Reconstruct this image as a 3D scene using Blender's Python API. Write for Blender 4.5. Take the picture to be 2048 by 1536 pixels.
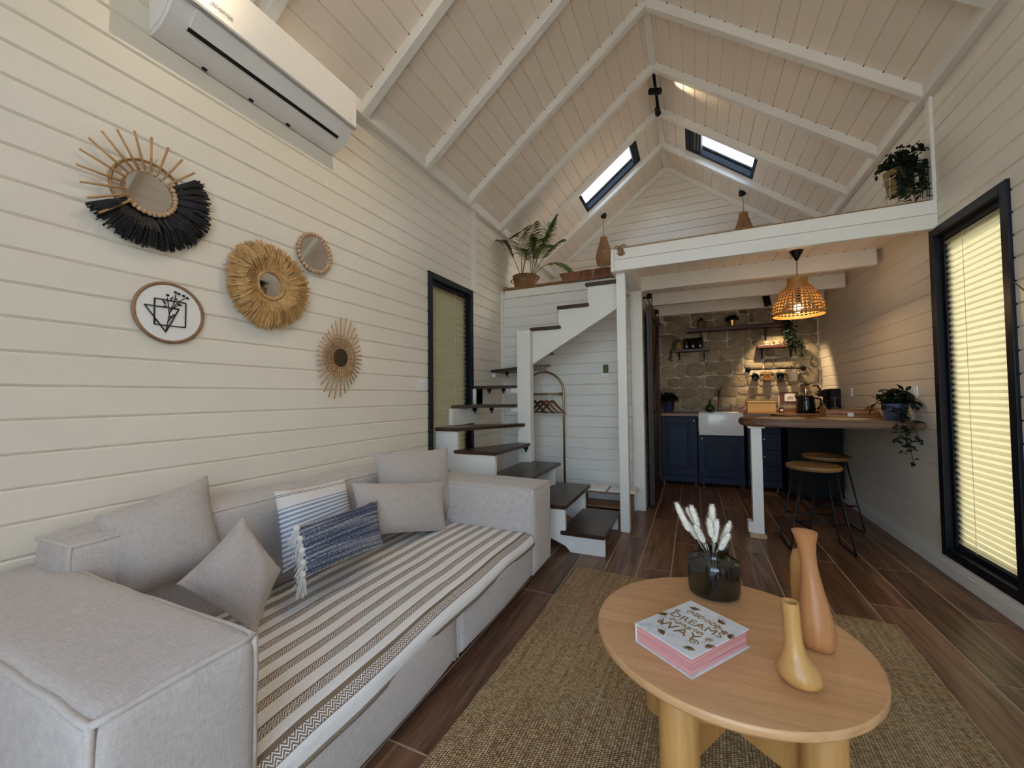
import bpy, bmesh, math, random
from mathutils import Vector, Matrix, noise

for o in list(bpy.data.objects): bpy.data.objects.remove(o)
SC = bpy.context.scene
COL = SC.collection
rnd = random.Random(7)

# ------------------------------------------------------------------ camera
XL, XR, HC, FPX = -1.987, 1.408, 1.12, 808.04
YAW, PITCH, ROLL = .422135, .0313917, -.0102634
cyw, syw, cp_, sp_, cr_, sr_ = math.cos(YAW), math.sin(YAW), math.cos(PITCH), math.sin(PITCH), math.cos(ROLL), math.sin(ROLL)
FW = Vector((-syw*cp_, cyw*cp_, sp_)); R0 = Vector((cyw, syw, 0)); U0 = R0.cross(FW)
RT = cr_*R0 + sr_*U0; UP = -sr_*R0 + cr_*U0
cam = bpy.data.cameras.new('camera'); camo = bpy.data.objects.new('camera', cam); COL.objects.link(camo)
cam.sensor_fit = 'HORIZONTAL'; cam.sensor_width = 36.0; cam.lens = 36.0*FPX/2048.0
cam.clip_start = .02; cam.clip_end = 200
camo.matrix_world = Matrix(((RT.x, UP.x, -FW.x, 0), (RT.y, UP.y, -FW.y, 0), (RT.z, UP.z, -FW.z, HC), (0, 0, 0, 1)))
SC.camera = camo

# ------------------------------------------------------------------ world, sun, exposure
W = bpy.data.worlds.new('sky'); SC.world = W; W.use_nodes = True
nt = W.node_tree; bg = nt.nodes['Background']
sky = nt.nodes.new('ShaderNodeTexSky'); sky.sky_type = 'NISHITA'; sky.sun_disc = False
SUN_DIR = Vector((-1.53, -.50, -1.45)).normalized()
sky.sun_elevation = math.asin(-SUN_DIR.z); sky.sun_rotation = math.atan2(-SUN_DIR.x, -SUN_DIR.y)
sky.air_density = 1.0; sky.dust_density = 2.5; sky.ozone_density = 1.0
hz = nt.nodes.new('ShaderNodeMix'); hz.data_type = 'RGBA'; hz.inputs[0].default_value = .5; hz.inputs[7].default_value = (.93, 1.0, 1.14, 1)   # thin bright cloud over the blue
nt.links.new(sky.outputs['Color'], hz.inputs[6]); nt.links.new(hz.outputs[2], bg.inputs['Color']); bg.inputs['Strength'].default_value = 1.75
sl = bpy.data.lights.new('sun', 'SUN'); sl.energy = 4.5; sl.angle = .012; sl.color = (1, .93, .82)
so = bpy.data.objects.new('sun', sl); COL.objects.link(so); so.rotation_euler = SUN_DIR.to_track_quat('-Z', 'Y').to_euler(); so.location = (12, 8, 9)
SC.view_settings.view_transform = 'Standard'; SC.view_settings.look = 'None'
SC.view_settings.gamma = 1.0; SC.view_settings.use_curve_mapping = False
SC.view_settings.exposure = .82
SC.cycles.max_bounces = 14; SC.cycles.diffuse_bounces = 7; SC.cycles.transparent_max_bounces = 24
SC.cycles.transmission_bounces = 10; SC.cycles.glossy_bounces = 5
SC.cycles.sample_clamp_indirect = 6.0

def at(px, py, x=None, y=None, z=None):
    """pixel of the 2048x1536 frame -> point on a plane x=, y= or z= of the room"""
    w = RT*((px-1024)/FPX) + UP*(-(py-768)/FPX) + FW
    if x is not None: t = x/w.x
    elif y is not None: t = y/w.y
    else: t = (z-HC)/w.z
    return Vector((w.x*t, w.y*t, w.z*t+HC))
def atp(px, py, p0, n):
    w = RT*((px-1024)/FPX) + UP*(-(py-768)/FPX) + FW
    o = Vector((0, 0, HC)); t = (p0-o).dot(n)/w.dot(n)
    return o + w*t

# ------------------------------------------------------------------ materials
MATS = {}
class N:
    def __init__(s, name):
        s.m = bpy.data.materials.new(name); s.m.use_nodes = True; s.t = s.m.node_tree
        s.b = s.t.nodes['Principled BSDF']; s.out = s.t.nodes['Material Output']; MATS[name] = s.m
    def n(s, typ, **kw):
        a = s.t.nodes.new(typ)
        for k, v in kw.items(): setattr(a, k, v)
        return a
    def l(s, a, b): s.t.links.new(a, b)
    def val(s, node, **kw):
        for k, v in kw.items(): node.inputs[k.replace('_', ' ')].default_value = v
    def coords(s, scale=(1, 1, 1), kind='Object', randoff=0.0):
        tc = s.n('ShaderNodeTexCoord'); mp = s.n('ShaderNodeMapping'); mp.inputs['Scale'].default_value = scale
        s.l(tc.outputs[kind], mp.inputs['Vector'])
        if randoff:
            oi = s.n('ShaderNodeObjectInfo'); mu = s.n('ShaderNodeVectorMath', operation='SCALE'); cx = s.n('ShaderNodeCombineXYZ')
            for i in range(3): s.l(oi.outputs['Random'], cx.inputs[i])
            s.l(cx.outputs[0], mu.inputs[0]); mu.inputs['Scale'].default_value = randoff; s.l(mu.outputs[0], mp.inputs['Location'])
        return mp.outputs[0]
    def noise(s, vec, scale, detail=4, rough=.55, dist=0):
        a = s.n('ShaderNodeTexNoise'); s.l(vec, a.inputs['Vector'])
        a.inputs['Scale'].default_value = scale; a.inputs['Detail'].default_value = detail; a.inputs['Roughness'].default_value = rough; a.inputs['Distortion'].default_value = dist
        return a.outputs['Fac']
    def ramp(s, fac, stops):
        r = s.n('ShaderNodeValToRGB'); s.l(fac, r.inputs[0]); e = r.color_ramp.elements
        while len(e) < len(stops): e.new(.5)
        for i, (p, c) in enumerate(stops): e[i].position = p; e[i].color = (c[0], c[1], c[2], 1)
        return r.outputs['Color']
    def bump(s, h, strength=.3, dist=.01):
        b = s.n('ShaderNodeBump'); s.l(h, b.inputs['Height']); b.inputs['Strength'].default_value = strength; b.inputs['Distance'].default_value = dist
        s.l(b.outputs[0], s.b.inputs['Normal'])
    def math(s, op, a, b=None, c=None):
        m = s.n('ShaderNodeMath', operation=op)
        for i, v in enumerate((a, b, c)):
            if v is None: continue
            if isinstance(v, (int, float)): m.inputs[i].default_value = v
            else: s.l(v, m.inputs[i])
        return m.outputs[0]
    def mix(s, fac, a, b):
        m = s.n('ShaderNodeMix', data_type='RGBA')
        for i, v in ((0, fac), (6, a), (7, b)):
            if isinstance(v, (int, float)): m.inputs[i].default_value = v
            elif isinstance(v, tuple): m.inputs[i].default_value = (v[0], v[1], v[2], 1)
            else: s.l(v, m.inputs[i])
        return m.outputs[2]
    def color(s, c):
        if isinstance(c, tuple): s.b.inputs['Base Color'].default_value = (c[0], c[1], c[2], 1)
        else: s.l(c, s.b.inputs['Base Color'])

def plain(name, c, rough=.5, metal=0, var=.12, vscale=12, bump=0, spec=.5, sheen=0):
    if name in MATS: return MATS[name]
    m = N(name); v = m.coords(randoff=7); f = m.noise(v, vscale, 3)
    lo = tuple(x*(1-var) for x in c); hi = tuple(min(1, x*(1+var)) for x in c)
    m.color(m.ramp(f, [(.3, lo), (.7, hi)])); m.val(m.b, Roughness=rough, Metallic=metal); m.b.inputs['Specular IOR Level'].default_value = spec
    if sheen: m.b.inputs['Sheen Weight'].default_value = sheen
    if bump: m.bump(m.noise(v, vscale*6, 3), bump, .004)
    return m.m
def paint(name, c, rough=.38, grain=(60, 4, 60)):
    if name in MATS: return MATS[name]
    m = N(name); v = m.coords(randoff=9); f = m.noise(v, 2.2, 5, .6)
    lo = tuple(x*.94 for x in c)
    m.color(m.ramp(f, [(.3, lo), (.65, c)])); m.val(m.b, Roughness=rough)
    g = m.coords(grain, randoff=5); h = m.math('ADD', m.noise(g, 1.0, 4, .6), m.noise(v, 90, 2))
    m.bump(h, .10, .003)
    return m.m
def wood(name, c1, c2, c3=None, grain=(30, 1.6, 30), rough=.45, scale=1.0, rand=11, ring=.0):
    if name in MATS: return MATS[name]
    m = N(name); v = m.coords(grain, randoff=rand); f = m.noise(v, scale, 7, .62, .8)
    v2 = m.coords(tuple(x*.16 for x in grain), randoff=rand); f2 = m.noise(v2, scale, 4, .5, 1.5)
    ff = m.math('ADD', m.math('MULTIPLY', f, .62), m.math('MULTIPLY', f2, .38))
    st = [(.36, c1), (.56, c2)] + ([(.68, c3)] if c3 else [])
    m.color(m.ramp(ff, st)); m.val(m.b, Roughness=rough)
    m.bump(f, .12, .003)
    return m.m
def fabric(name, c, var=.18, scale=260, rough=.95, bump=.35, tint=None):
    if name in MATS: return MATS[name]
    m = N(name); v = m.coords(randoff=3)
    a = m.coords((scale, scale*.18, scale)); b = m.coords((scale*.18, scale, scale*.18))
    f = m.math('ADD', m.math('MULTIPLY', m.noise(a, 1, 2), .5), m.math('MULTIPLY', m.noise(b, 1, 2), .5))
    big = m.noise(v, 6, 3); lo = tuple(x*(1-var) for x in c); hi = tuple(min(1, x*(1+var*.6)) for x in c)
    col = m.ramp(f, [(.35, lo), (.65, hi)])
    m.color(m.mix(m.math('MULTIPLY', big, .25), col, tint or tuple(x*.8 for x in c)))
    m.val(m.b, Roughness=rough); m.b.inputs['Sheen Weight'].default_value = .25; m.b.inputs['Specular IOR Level'].default_value = .15
    m.bump(f, bump, .003)
    return m.m
def emit(name, c, s):
    m = N(name); m.color((0, 0, 0)); m.b.inputs['Emission Color'].default_value = (c[0], c[1], c[2], 1); m.b.inputs['Emission Strength'].default_value = s
    return m.m
def thinglass(name, tint=(1, 1, 1), refl=.08, rough=.0, edge=.45):
    """clear pane: tinted see-through plus mirror reflection by Fresnel"""
    m = N(name); m.t.nodes.remove(m.b)
    tr = m.n('ShaderNodeBsdfTransparent'); tr.inputs[0].default_value = (*tint, 1)
    gl = m.n('ShaderNodeBsdfGlossy'); gl.inputs['Roughness'].default_value = rough
    lw = m.n('ShaderNodeLayerWeight'); lw.inputs[0].default_value = .35
    f = m.math('ADD', m.math('MULTIPLY', lw.outputs['Facing'], edge), refl)
    mx = m.n('ShaderNodeMixShader'); m.l(f, mx.inputs[0]); m.l(tr.outputs[0], mx.inputs[1]); m.l(gl.outputs[0], mx.inputs[2]); m.l(mx.outputs[0], m.out.inputs[0])
    return m.m

# ------------------------------------------------------------------ mesh building
def V3(*a): return Vector(a)
class MB:
    def __init__(s): s.v = []; s.f = []; s.mi = []; s.cur = 0
    def add(s, vs, fs):
        b = len(s.v); s.v += [tuple(p) for p in vs]
        for f in fs: s.f.append(tuple(i+b for i in f)); s.mi.append(s.cur)
        return s
    def box(s, x0, x1, y0, y1, z0, z1):
        return s.add([(x, y, z) for z in (z0, z1) for y in (y0, y1) for x in (x0, x1)],
                     [(0, 2, 3, 1), (4, 5, 7, 6), (0, 1, 5, 4), (1, 3, 7, 5), (3, 2, 6, 7), (2, 0, 4, 6)])
    def bbox(s, x0, x1, y0, y1, z0, z1, b=.005, seg=2):
        """bevelled box"""
        bm = bmesh.new(); bmesh.ops.create_cube(bm, size=1)
        for v in bm.verts:
            v.co = Vector(((x0+x1)/2+v.co.x*(x1-x0), (y0+y1)/2+v.co.y*(y1-y0), (z0+z1)/2+v.co.z*(z1-z0)))
        bmesh.ops.bevel(bm, geom=bm.edges[:], offset=b, segments=seg, profile=.5, affect='EDGES')
        return s.frombm(bm)
    def frombm(s, bm, M=None):
        bm.verts.index_update()
        s.add([(M @ v.co if M else v.co) for v in bm.verts], [tuple(l.vert.index for l in f.loops) for f in bm.faces]); bm.free(); return s
    def xform(s, M, i0=0):
        for i in range(i0, len(s.v)): s.v[i] = tuple(M @ Vector(s.v[i]))
        return s
    def prism(s, poly, n, d):
        """polygon of 3-D points extruded by vector n*d"""
        k = len(poly); n = Vector(n)*d
        a = [Vector(p) for p in poly]; b = [p+n for p in a]
        nn = Vector((0, 0, 0))
        for i in range(k): nn += a[i].cross(a[(i+1) % k])
        fl = nn.dot(n) > 0
        f = [tuple(range(k))[::-1] if fl else tuple(range(k)), tuple(range(k, 2*k)) if fl else tuple(range(k, 2*k))[::-1]]
        for i in range(k):
            j = (i+1) % k; q = (i, j, k+j, k+i); f.append(q if fl else q[::-1])
        return s.add(a+b, f)
    def tube(s, pts, r, n=8, cap=True, closed=False):
        pts = [Vector(p) for p in pts]; m = len(pts); rr = r if isinstance(r, (list, tuple)) else [r]*m
        vs = []; prev = None
        for i, p in enumerate(pts):
            if closed: d = pts[(i+1) % m]-pts[i-1]
            else: d = pts[min(i+1, m-1)]-pts[max(i-1, 0)]
            if d.length < 1e-9: d = Vector((0, 0, 1))
            d.normalize()
            if prev is None:
                u = d.orthogonal().normalized()
            else:
                u = prev - d*prev.dot(d)
                u = u.normalized() if u.length > 1e-6 else d.orthogonal().normalized()
            prev = u; w = d.cross(u)
            for k in range(n):
                a = 2*math.pi*k/n; vs.append(p+(u*math.cos(a)+w*math.sin(a))*rr[i])
        fs = []
        for i in range(m if closed else m-1):
            for k in range(n):
                k2 = (k+1) % n; i2 = (i+1) % m
                fs.append((i*n+k, i*n+k2, i2*n+k2, i2*n+k))
        if cap and not closed: fs += [tuple(range(n))[::-1], tuple(range((m-1)*n, m*n))]
        return s.add(vs, fs)
    def lathe(s, prof, c=(0, 0, 0), n=24, cap0=True, cap1=True, M=None):
        vs = []; m = len(prof)
        for r, z in prof:
            for k in range(n):
                a = 2*math.pi*k/n; p = Vector((r*math.cos(a), r*math.sin(a), z))
                if M: p = M @ p
                vs.append((p.x+c[0], p.y+c[1], p.z+c[2]))
        fs = [(i*n+k, i*n+(k+1) % n, (i+1)*n+(k+1) % n, (i+1)*n+k) for i in range(m-1) for k in range(n)]
        if cap0: fs.append(tuple(range(n))[::-1])
        if cap1: fs.append(tuple(range((m-1)*n, m*n)))
        return s.add(vs, fs)
    def sphere(s, c, r, n=10, m=7, sc=(1, 1, 1)):
        prof = [(math.sin(math.pi*i/m)*r if 0 < i < m else r*.02, -math.cos(math.pi*i/m)*r) for i in range(m+1)]
        i0 = len(s.v); s.lathe(prof, (0, 0, 0), n)
        for i in range(i0, len(s.v)):
            p = s.v[i]; s.v[i] = (p[0]*sc[0]+c[0], p[1]*sc[1]+c[1], p[2]*sc[2]+c[2])
        return s
    def cyl(s, a, b, r, n=16, r2=None):
        return s.tube([a, b], [r, r if r2 is None else r2], n)
    def leaf(s, base, d, up, L, w, curl=.15, fold=.12):
        d = Vector(d).normalized(); up = Vector(up); sd = d.cross(up)
        sd = sd.normalized() if sd.length > 1e-6 else d.orthogonal().normalized()
        nn = sd.cross(d); base = Vector(base); vs = []
        st = [(0, .08), (.25, .8), (.55, 1.0), (.8, .62), (1, .02)]
        for t, ww in st:
            c = base+d*(L*t)-nn*(curl*L*t*t)
            vs += [c-sd*(w*.5*ww)+nn*(fold*w*ww), c, c+sd*(w*.5*ww)+nn*(fold*w*ww)]
        fs = []
        for i in range(len(st)-1):
            a = i*3; fs += [(a, a+1, a+4, a+3), (a+1, a+2, a+5, a+4)]
        return s.add(vs, fs)

def build(name, mb, mat, parent=None, smooth=False, kind=None, label=None, autos=None):
    off = world_loc(parent) if parent is not None else Vector((0, 0, 0))
    me = bpy.data.meshes.new(name)
    me.from_pydata([(v[0]-off.x, v[1]-off.y, v[2]-off.z) for v in mb.v], [], mb.f)
    mats = mat if isinstance(mat, (list, tuple)) else [mat]
    for m in mats: me.materials.append(m)
    if len(mats) > 1: me.polygons.foreach_set('material_index', mb.mi)
    if smooth: me.polygons.foreach_set('use_smooth', [True]*len(me.polygons))
    me.update()
    if smooth and autos:
        me.set_sharp_from_angle(angle=math.radians(autos))
    o = bpy.data.objects.new(name, me); COL.objects.link(o)
    if parent is not None: o.parent = parent
    if kind: o['kind'] = kind
    if label: o['label'] = label
    return o
def world_loc(o):
    L = Vector(o.location)
    while o.parent is not None: o = o.parent; L += Vector(o.location)
    return L
def thing(name, label, cat, loc, group=None):
    o = bpy.data.objects.new(name, None); COL.objects.link(o); o.location = loc; o.empty_display_size = .05
    return tag(o, label, cat, group)
def tag(o, label, cat, group=None):
    o['label'] = label; o['category'] = cat
    if group: o['group'] = group
    return o
def solo(name, mb, mat, label, cat, group=None, smooth=False, autos=None):
    """a one-mesh thing; origin at the middle of its base"""
    xs = [v[0] for v in mb.v]; ys = [v[1] for v in mb.v]; zs = [v[2] for v in mb.v]
    c = Vector(((min(xs)+max(xs))/2, (min(ys)+max(ys))/2, min(zs)))
    mb.v = [(v[0]-c.x, v[1]-c.y, v[2]-c.z) for v in mb.v]
    o = build(name, mb, mat, None, smooth, autos=autos); o.location = c
    return tag(o, label, cat, group)
def struct(name, mb=None, mat=None, parent=None, smooth=False):
    if mb is None:
        o = bpy.data.objects.new(name, None); COL.objects.link(o)
    else: o = build(name, mb, mat, parent, smooth)
    o['kind'] = 'structure'
    return o
def place(name, me, loc, parent, scale=(1, 1, 1), rot=None):
    """one more piece sharing mesh data; loc in world, parent unrotated"""
    o = bpy.data.objects.new(name, me); COL.objects.link(o); o.parent = parent
    o.location = Vector(loc)-world_loc(parent); o.scale = scale
    if rot: o.rotation_euler = rot
    return o
def copy_tree(o, parent=None):
    c = o.copy(); COL.objects.link(c); c.parent = parent
    for ch in list(o.children): copy_tree(ch, c)
    return c
def arc(c, r, a0, a1, n, ax=Vector((1, 0, 0)), ay=Vector((0, 0, 1))):
    c = Vector(c); return [c+ax*(r*math.cos(a0+(a1-a0)*i/n))+ay*(r*math.sin(a0+(a1-a0)*i/n)) for i in range(n+1)]
def rects_minus(u0, u1, v0, v1, holes):
    """cut rectangle into strips around rectangular holes -> list of (u0,u1,v0,v1)"""
    vs = sorted(set([v0, v1]+[h for H in holes for h in H[2:] if v0 < h < v1])); out = []
    for a, b in zip(vs, vs[1:]):
        mid = (a+b)/2; cuts = sorted([(max(u0, H[0]), min(u1, H[1])) for H in holes if H[2] < mid < H[3] and H[1] > u0 and H[0] < u1])
        cur = u0
        for c0, c1 in cuts:
            if c0 > cur+1e-6: out.append((cur, c0, a, b))
            cur = max(cur, c1)
        if cur < u1-1e-6: out.append((cur, u1, a, b))
    return out
def text(name, body, size, M, mat, parent=None, ext=.0006, align='CENTER', label=None, bold=0.0):
    cu = bpy.data.curves.new(name, 'FONT'); cu.body = body; cu.size = size; cu.extrude = ext; cu.align_x = align; cu.align_y = 'CENTER'; cu.resolution_u = 3; cu.offset = bold
    t = bpy.data.objects.new('tmp_text', cu); COL.objects.link(t)
    me = bpy.data.meshes.new_from_object(t.evaluated_get(bpy.context.evaluated_depsgraph_get())); bpy.data.objects.remove(t)
    mb = MB(); mb.add([M @ v.co for v in me.vertices], [tuple(p.vertices) for p in me.polygons]); bpy.data.meshes.remove(me)
    return build(name, mb, mat, parent, label=label)
# ------------------------------------------------------------------ shared materials
M_WALL = paint('ivory_wall_paint', (.80, .75, .655), .36, (70, 3, 70))
M_WHITE = paint('white_wood_paint', (.83, .815, .77), .38, (70, 3, 70))
M_CEIL = paint('cream_ceiling_paint', (.86, .765, .665), .36, (70, 3, 70))
M_BATH = paint('white_wall_paint', (.80, .80, .77), .4, (3, 70, 70))
M_BLACK = plain('black_metal', (.012, .013, .016), .35, .6, .2)
M_NAVYFRAME = plain('black_window_paint', (.006, .009, .017), .45, 0, .2, spec=.3)
M_DOT = plain('dark_gap', (.05, .035, .025), .9)
M_GLASS = thinglass('window_glass', (.97, .99, .98), .04)
SLP = .777; TH = math.atan(SLP); CT, ST = math.cos(TH), math.sin(TH)
XM = (XL+XR)/2; Z0 = 3.026; YB = 6.0; YF = -1.0; DP = .110644
def ceil_z(x): return Z0+SLP*min(x-XL, XR-x)

# ------------------------------------------------------------------ ground outside
gm = plain('outside_ground', (.52, .48, .41), .95, 0, .2, 2)
struct('ground', MB().add([(-40, -40, -.3), (40, -40, -.3), (40, 40, -.3), (-40, 40, -.3)], [(0, 1, 2, 3)]), gm)

# ------------------------------------------------------------------ floor: wood-look tiles with pale grout
GROUT = plain('floor_grout', (.46, .36, .28), .9)
fl = struct('floor', MB().box(XL-.1, XR+.1, YF-.1, 6.15, -.08, -.0012), GROUT)
def tile_mat():
    m = N('walnut_tile'); v = m.coords((26, 1.5, 26), randoff=31); v2 = m.coords((7, .55, 7), randoff=17)
    f = m.noise(v, 1, 8, .66, 1.2); g = m.noise(v2, 1, 5, .6, 2.2)
    oi = m.n('ShaderNodeObjectInfo')
    ff = m.math('ADD', m.math('ADD', m.math('MULTIPLY', f, .5), m.math('MULTIPLY', g, .5)), m.math('MULTIPLY', m.math('SUBTRACT', oi.outputs['Random'], .5), .10))
    m.color(m.ramp(ff, [(.33, (.034, .015, .008)), (.45, (.115, .053, .028)), (.54, (.185, .092, .050)), (.66, (.30, .165, .095))]))
    m.l(m.ramp(f, [(.3, (.46,)*3), (.7, (.30,)*3)]), m.b.inputs['Roughness']); m.bump(f, .08, .002)
    return m.m
TILE = tile_mat(); TW, TL, GR = .1965, 1.134, .0052
bm = bmesh.new(); bmesh.ops.create_cube(bm, size=1)
for v in bm.verts: v.co = Vector((v.co.x*(TW-GR), v.co.y*(TL-GR), v.co.z*.006-.003))
bmesh.ops.bevel(bm, geom=[e for e in bm.edges if all(v.co.z > -.001 for v in e.verts)], offset=.0014, segments=1, affect='EDGES')
tmb = MB().frombm(bm); t0 = build('floor_tile', tmb, TILE, fl); tme = t0.data; bpy.data.objects.remove(t0)
k0 = math.floor((XL-.827)/TW)
for k in range(k0, k0+20):
    xa = .827+k*TW
    if xa > XR or xa+TW < XL: continue
    off = 2.774 if k % 2 == 0 else 3.3405
    j = math.floor((YF-off)/TL)
    while off+j*TL < 6.05:
        ya = off+j*TL; j += 1
        x0c, x1c = max(xa, XL-.02), min(xa+TW, XR+.02); y0c, y1c = max(ya, YF-.05), min(ya+TL, 6.08)
        if y1c-y0c < .02 or x1c-x0c < .01: continue
        place('floor_tile', tme, ((x0c+x1c)/2, (y0c+y1c)/2, 0), fl, ((x1c-x0c)/TW, (y1c-y0c)/TL, 1))

# ------------------------------------------------------------------ side walls: horizontal painted boards
def board_mesh(name, h, mat, axis, sgn=1, t=.018, c=.0075):
    """unit board: length 1 along axis, face at 0 looking to +sgn of the other axis"""
    prof = [(0, c), (0, h-c), (-c, h-.0003), (-t, h-.0003), (-t, .0003), (-c, .0003)]
    mb = MB(); n = len(prof); vs = []
    for L in (0, 1):
        for d, z in prof:
            vs.append((sgn*d, L, z) if axis == 'y' else (L, sgn*d, z))
    mb.add(vs, [(i, (i+1) % n, n+(i+1) % n, n+i) for i in range(n)]+[tuple(range(n)), tuple(range(n, 2*n))])
    o = build(name, mb, mat); me = o.data; bpy.data.objects.remove(o)
    b = bmesh.new(); b.from_mesh(me); bmesh.ops.recalc_face_normals(b, faces=b.faces); b.to_mesh(me); b.free()
    return me
W1 = (2.742, 3.474, .115, 2.172)   # left window casing, outside edges y0 y1 z0 z1
W2 = (2.725, 3.428, .115, 2.146)   # right window casing
def side_wall(name, X, sgn, hole, joint):
    hh = (hole[0]+.03, hole[1]-.03, hole[2]+.03, hole[3]-.03)
    mb = MB()
    for u0, u1, v0, v1 in rects_minus(YF-.1, 6.15, -.1, 3.3, [hh]): mb.box(min(X-sgn*.018, X-sgn*.12), max(X-sgn*.018, X-sgn*.12), u0, u1, v0, v1)
    w = struct(name, mb, M_WALL)
    me = board_mesh('board', DP, M_WALL, 'y', sgn)
    k = -int(joint/DP)-1; z = joint+k*DP
    while z < 3.04:
        if z+DP > 0.0:
            if z+DP <= hh[2] or z >= hh[3]: place('board', me, (X, YF, z), w, (1, YB+.02-YF, 1))
            else:
                for u0, u1 in ((YF, hh[0]), (hh[1], YB+.02)): place('board', me, (X, u0, z), w, (1, u1-u0, 1))
                for a, b in ((z, hh[2]), (hh[3], z+DP)):        # boards notched round the window
                    if b-a > .012 and a >= z-1e-6 and b <= z+DP+1e-6: place('board', me, (X, hh[0], a), w, (1, hh[1]-hh[0], (b-a)/DP))
        z += DP
    return w
wl = side_wall('wall_left', XL, 1, W1, 2.38786)
wr = side_wall('wall_right', XR, -1, W2, 2.86338)

# ------------------------------------------------------------------ ceiling: two board slopes, rafters, plates, ridge batten
SJ, SP = .043, .1265; SLEN = (XM-XL)/CT
SK = (SJ+7*SP, SJ+14*SP, 4.845, 5.345)       # skylight opening in slope coordinates (s0 s1 y0 y1)
cl = struct('ceiling')
def slope_pt(s, y, side, off=0.0):
    """point on ceiling slope; off = outward (upward) offset along slope normal"""
    x = XL+s*CT-ST*off if side < 0 else XR-s*CT+ST*off
    return Vector((x, y, Z0+s*ST+CT*off))
def slope_slab(s0, s1, y0, y1, o0, o1, side, mb):
    P = [slope_pt(s, y, side, o) for o in (o0, o1) for y in (y0, y1) for s in (s0, s1)]
    return mb.add(P, [(0, 2, 3, 1), (4, 5, 7, 6), (0, 1, 5, 4), (1, 3, 7, 5), (3, 2, 6, 7), (2, 0, 4, 6)])
CB = {}
for side in (-1, 1):
    mb = MB()
    for u0, u1, v0, v1 in rects_minus(-.3, SLEN+.02, YF-.2, 6.3, [SK]): slope_slab(u0, u1, v0, v1, .018, .12, side, mb)
    build('roof_deck', mb, M_CEIL, cl)
    c = .006; w = SP
    prof = [(c, 0), (w-c, 0), (w-.0003, c), (w-.0003, .018), (.0003, .018), (.0003, c)]
    n = len(prof); mb = MB(); vs = [((s, L, o)) for L in (0, 1) for s, o in prof]
    mb.add([(v[0], v[1], v[2]) for v in vs], [(i, (i+1) % n, n+(i+1) % n, n+i) for i in range(n)]+[tuple(range(n)), tuple(range(n, 2*n))])
    o = build('board', mb, M_CEIL); me = o.data; bpy.data.objects.remove(o)
    b = bmesh.new(); b.from_mesh(me); bmesh.ops.recalc_face_normals(b, faces=b.faces); b.to_mesh(me); b.free()
    s = SJ-SP
    while s < SLEN-.01:
        ws = min(SP, SLEN-s)
        for u0, u1, _, _ in rects_minus(YF, YB+.02, s+ws*.49, s+ws*.51, [(SK[2], SK[3], SK[0], SK[1])] if SK[0] < s+ws/2 < SK[1] else []):
            if side < 0: place('board', me, slope_pt(s, u0, -1), cl, (ws/SP, u1-u0, 1), (0, -TH, 0))
            else: place('board', me, slope_pt(s+ws, u0, 1), cl, (ws/SP, u1-u0, 1), (0, TH, 0))
        s += SP
RAF = [-.80, -.11, .58, 1.27, 1.96, 2.65, 3.34, 4.03, 4.71, 5.365]
for y in RAF:
    for side in (-1, 1):
        mb = MB(); poly = []
        x0 = XL+.045 if side < 0 else XR-.045
        zc = lambda x: ceil_z(x)
        pts = [(x0, zc(x0)-.082), (XM, zc(XM)-.082), (XM, zc(XM)+.005), (x0, zc(x0)+.005)]
        mb.prism([(p[0], y, p[1]) for p in pts], (0, 1, 0), .062)
        bm = bmesh.new(); vv = [bm.verts.new(v) for v in mb.v]; [bm.faces.new([vv[i] for i in f]) for f in mb.f]; bmesh.ops.recalc_face_normals(bm, faces=bm.faces)
        bmesh.ops.bevel(bm, geom=bm.edges[:], offset=.004, segments=1, affect='EDGES')
        build('rafter', MB().frombm(bm), M_WHITE, cl)
        dots = MB()
        for k in range(1, 17):
            p = slope_pt(SJ+k*SP, y-.001, side, -.002); dots.sphere(p, .0042, 6, 4, (1.2, .8, 1.2))
        build('joint_gaps', dots, M_DOT, cl, kind='stuff')
build('ridge_batten', MB().bbox(XM-.032, XM+.032, YF, YB, ceil_z(XM)-.042, ceil_z(XM)-.012, .004), M_WHITE, cl)
for side, X in ((-1, XL), (1, XR)):
    a, b = sorted((X, X-side*.05)); build('wall_plate', MB().bbox(a, b, YF, YB, 2.978, 3.07, .004), M_WHITE, cl)

# ------------------------------------------------------------------ back wall: mortar with rubble stones below, board gable above
MORTAR = plain('pale_mortar', (.68, .60, .47), .95, 0, .12, 30, .5)
wb = struct('wall_back', MB().box(XL-.1, XR+.1, YB, YB+.2, -.1, 2.32), MORTAR)
wg = struct('wall_gable', MB().prism([(XL-.1, YB+.03, 2.32), (XR+.1, YB+.03, 2.32), (XR+.1, YB+.03, Z0), (XM, YB+.03, ceil_z(XM)+.1), (XL-.1, YB+.03, Z0)], (0, 1, 0), .1), M_WALL)
z = 2.30
while z < ceil_z(XM)-.02:
    z1 = z+DP; def_x = lambda zz: max(0, (zz-Z0)/SLP)
    a0, a1 = def_x(z+.004), def_x(z1-.004); mx = XM-XL
    pts = [(XL+min(a0, mx-.01), z+.002), (XR-min(a0, mx-.01), z+.002), (XR-min(a1, mx-.005), z1-.002), (XL+min(a1, mx-.005), z1-.002)]
    bm = bmesh.new(); mb = MB().prism([(p[0], YB+.01, p[1]) for p in pts], (0, 1, 0), .02)
    vv = [bm.verts.new(v) for v in mb.v]; [bm.faces.new([vv[i] for i in f]) for f in mb.f]; bmesh.ops.recalc_face_normals(bm, faces=bm.faces)
    bmesh.ops.bevel(bm, geom=[e for e in bm.edges if all(v.co.y < YB+.015 for v in e.verts)], offset=.0035, segments=1, affect='EDGES')
    build('board', MB().frombm(bm), M_WALL, wg); z = z1
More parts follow.
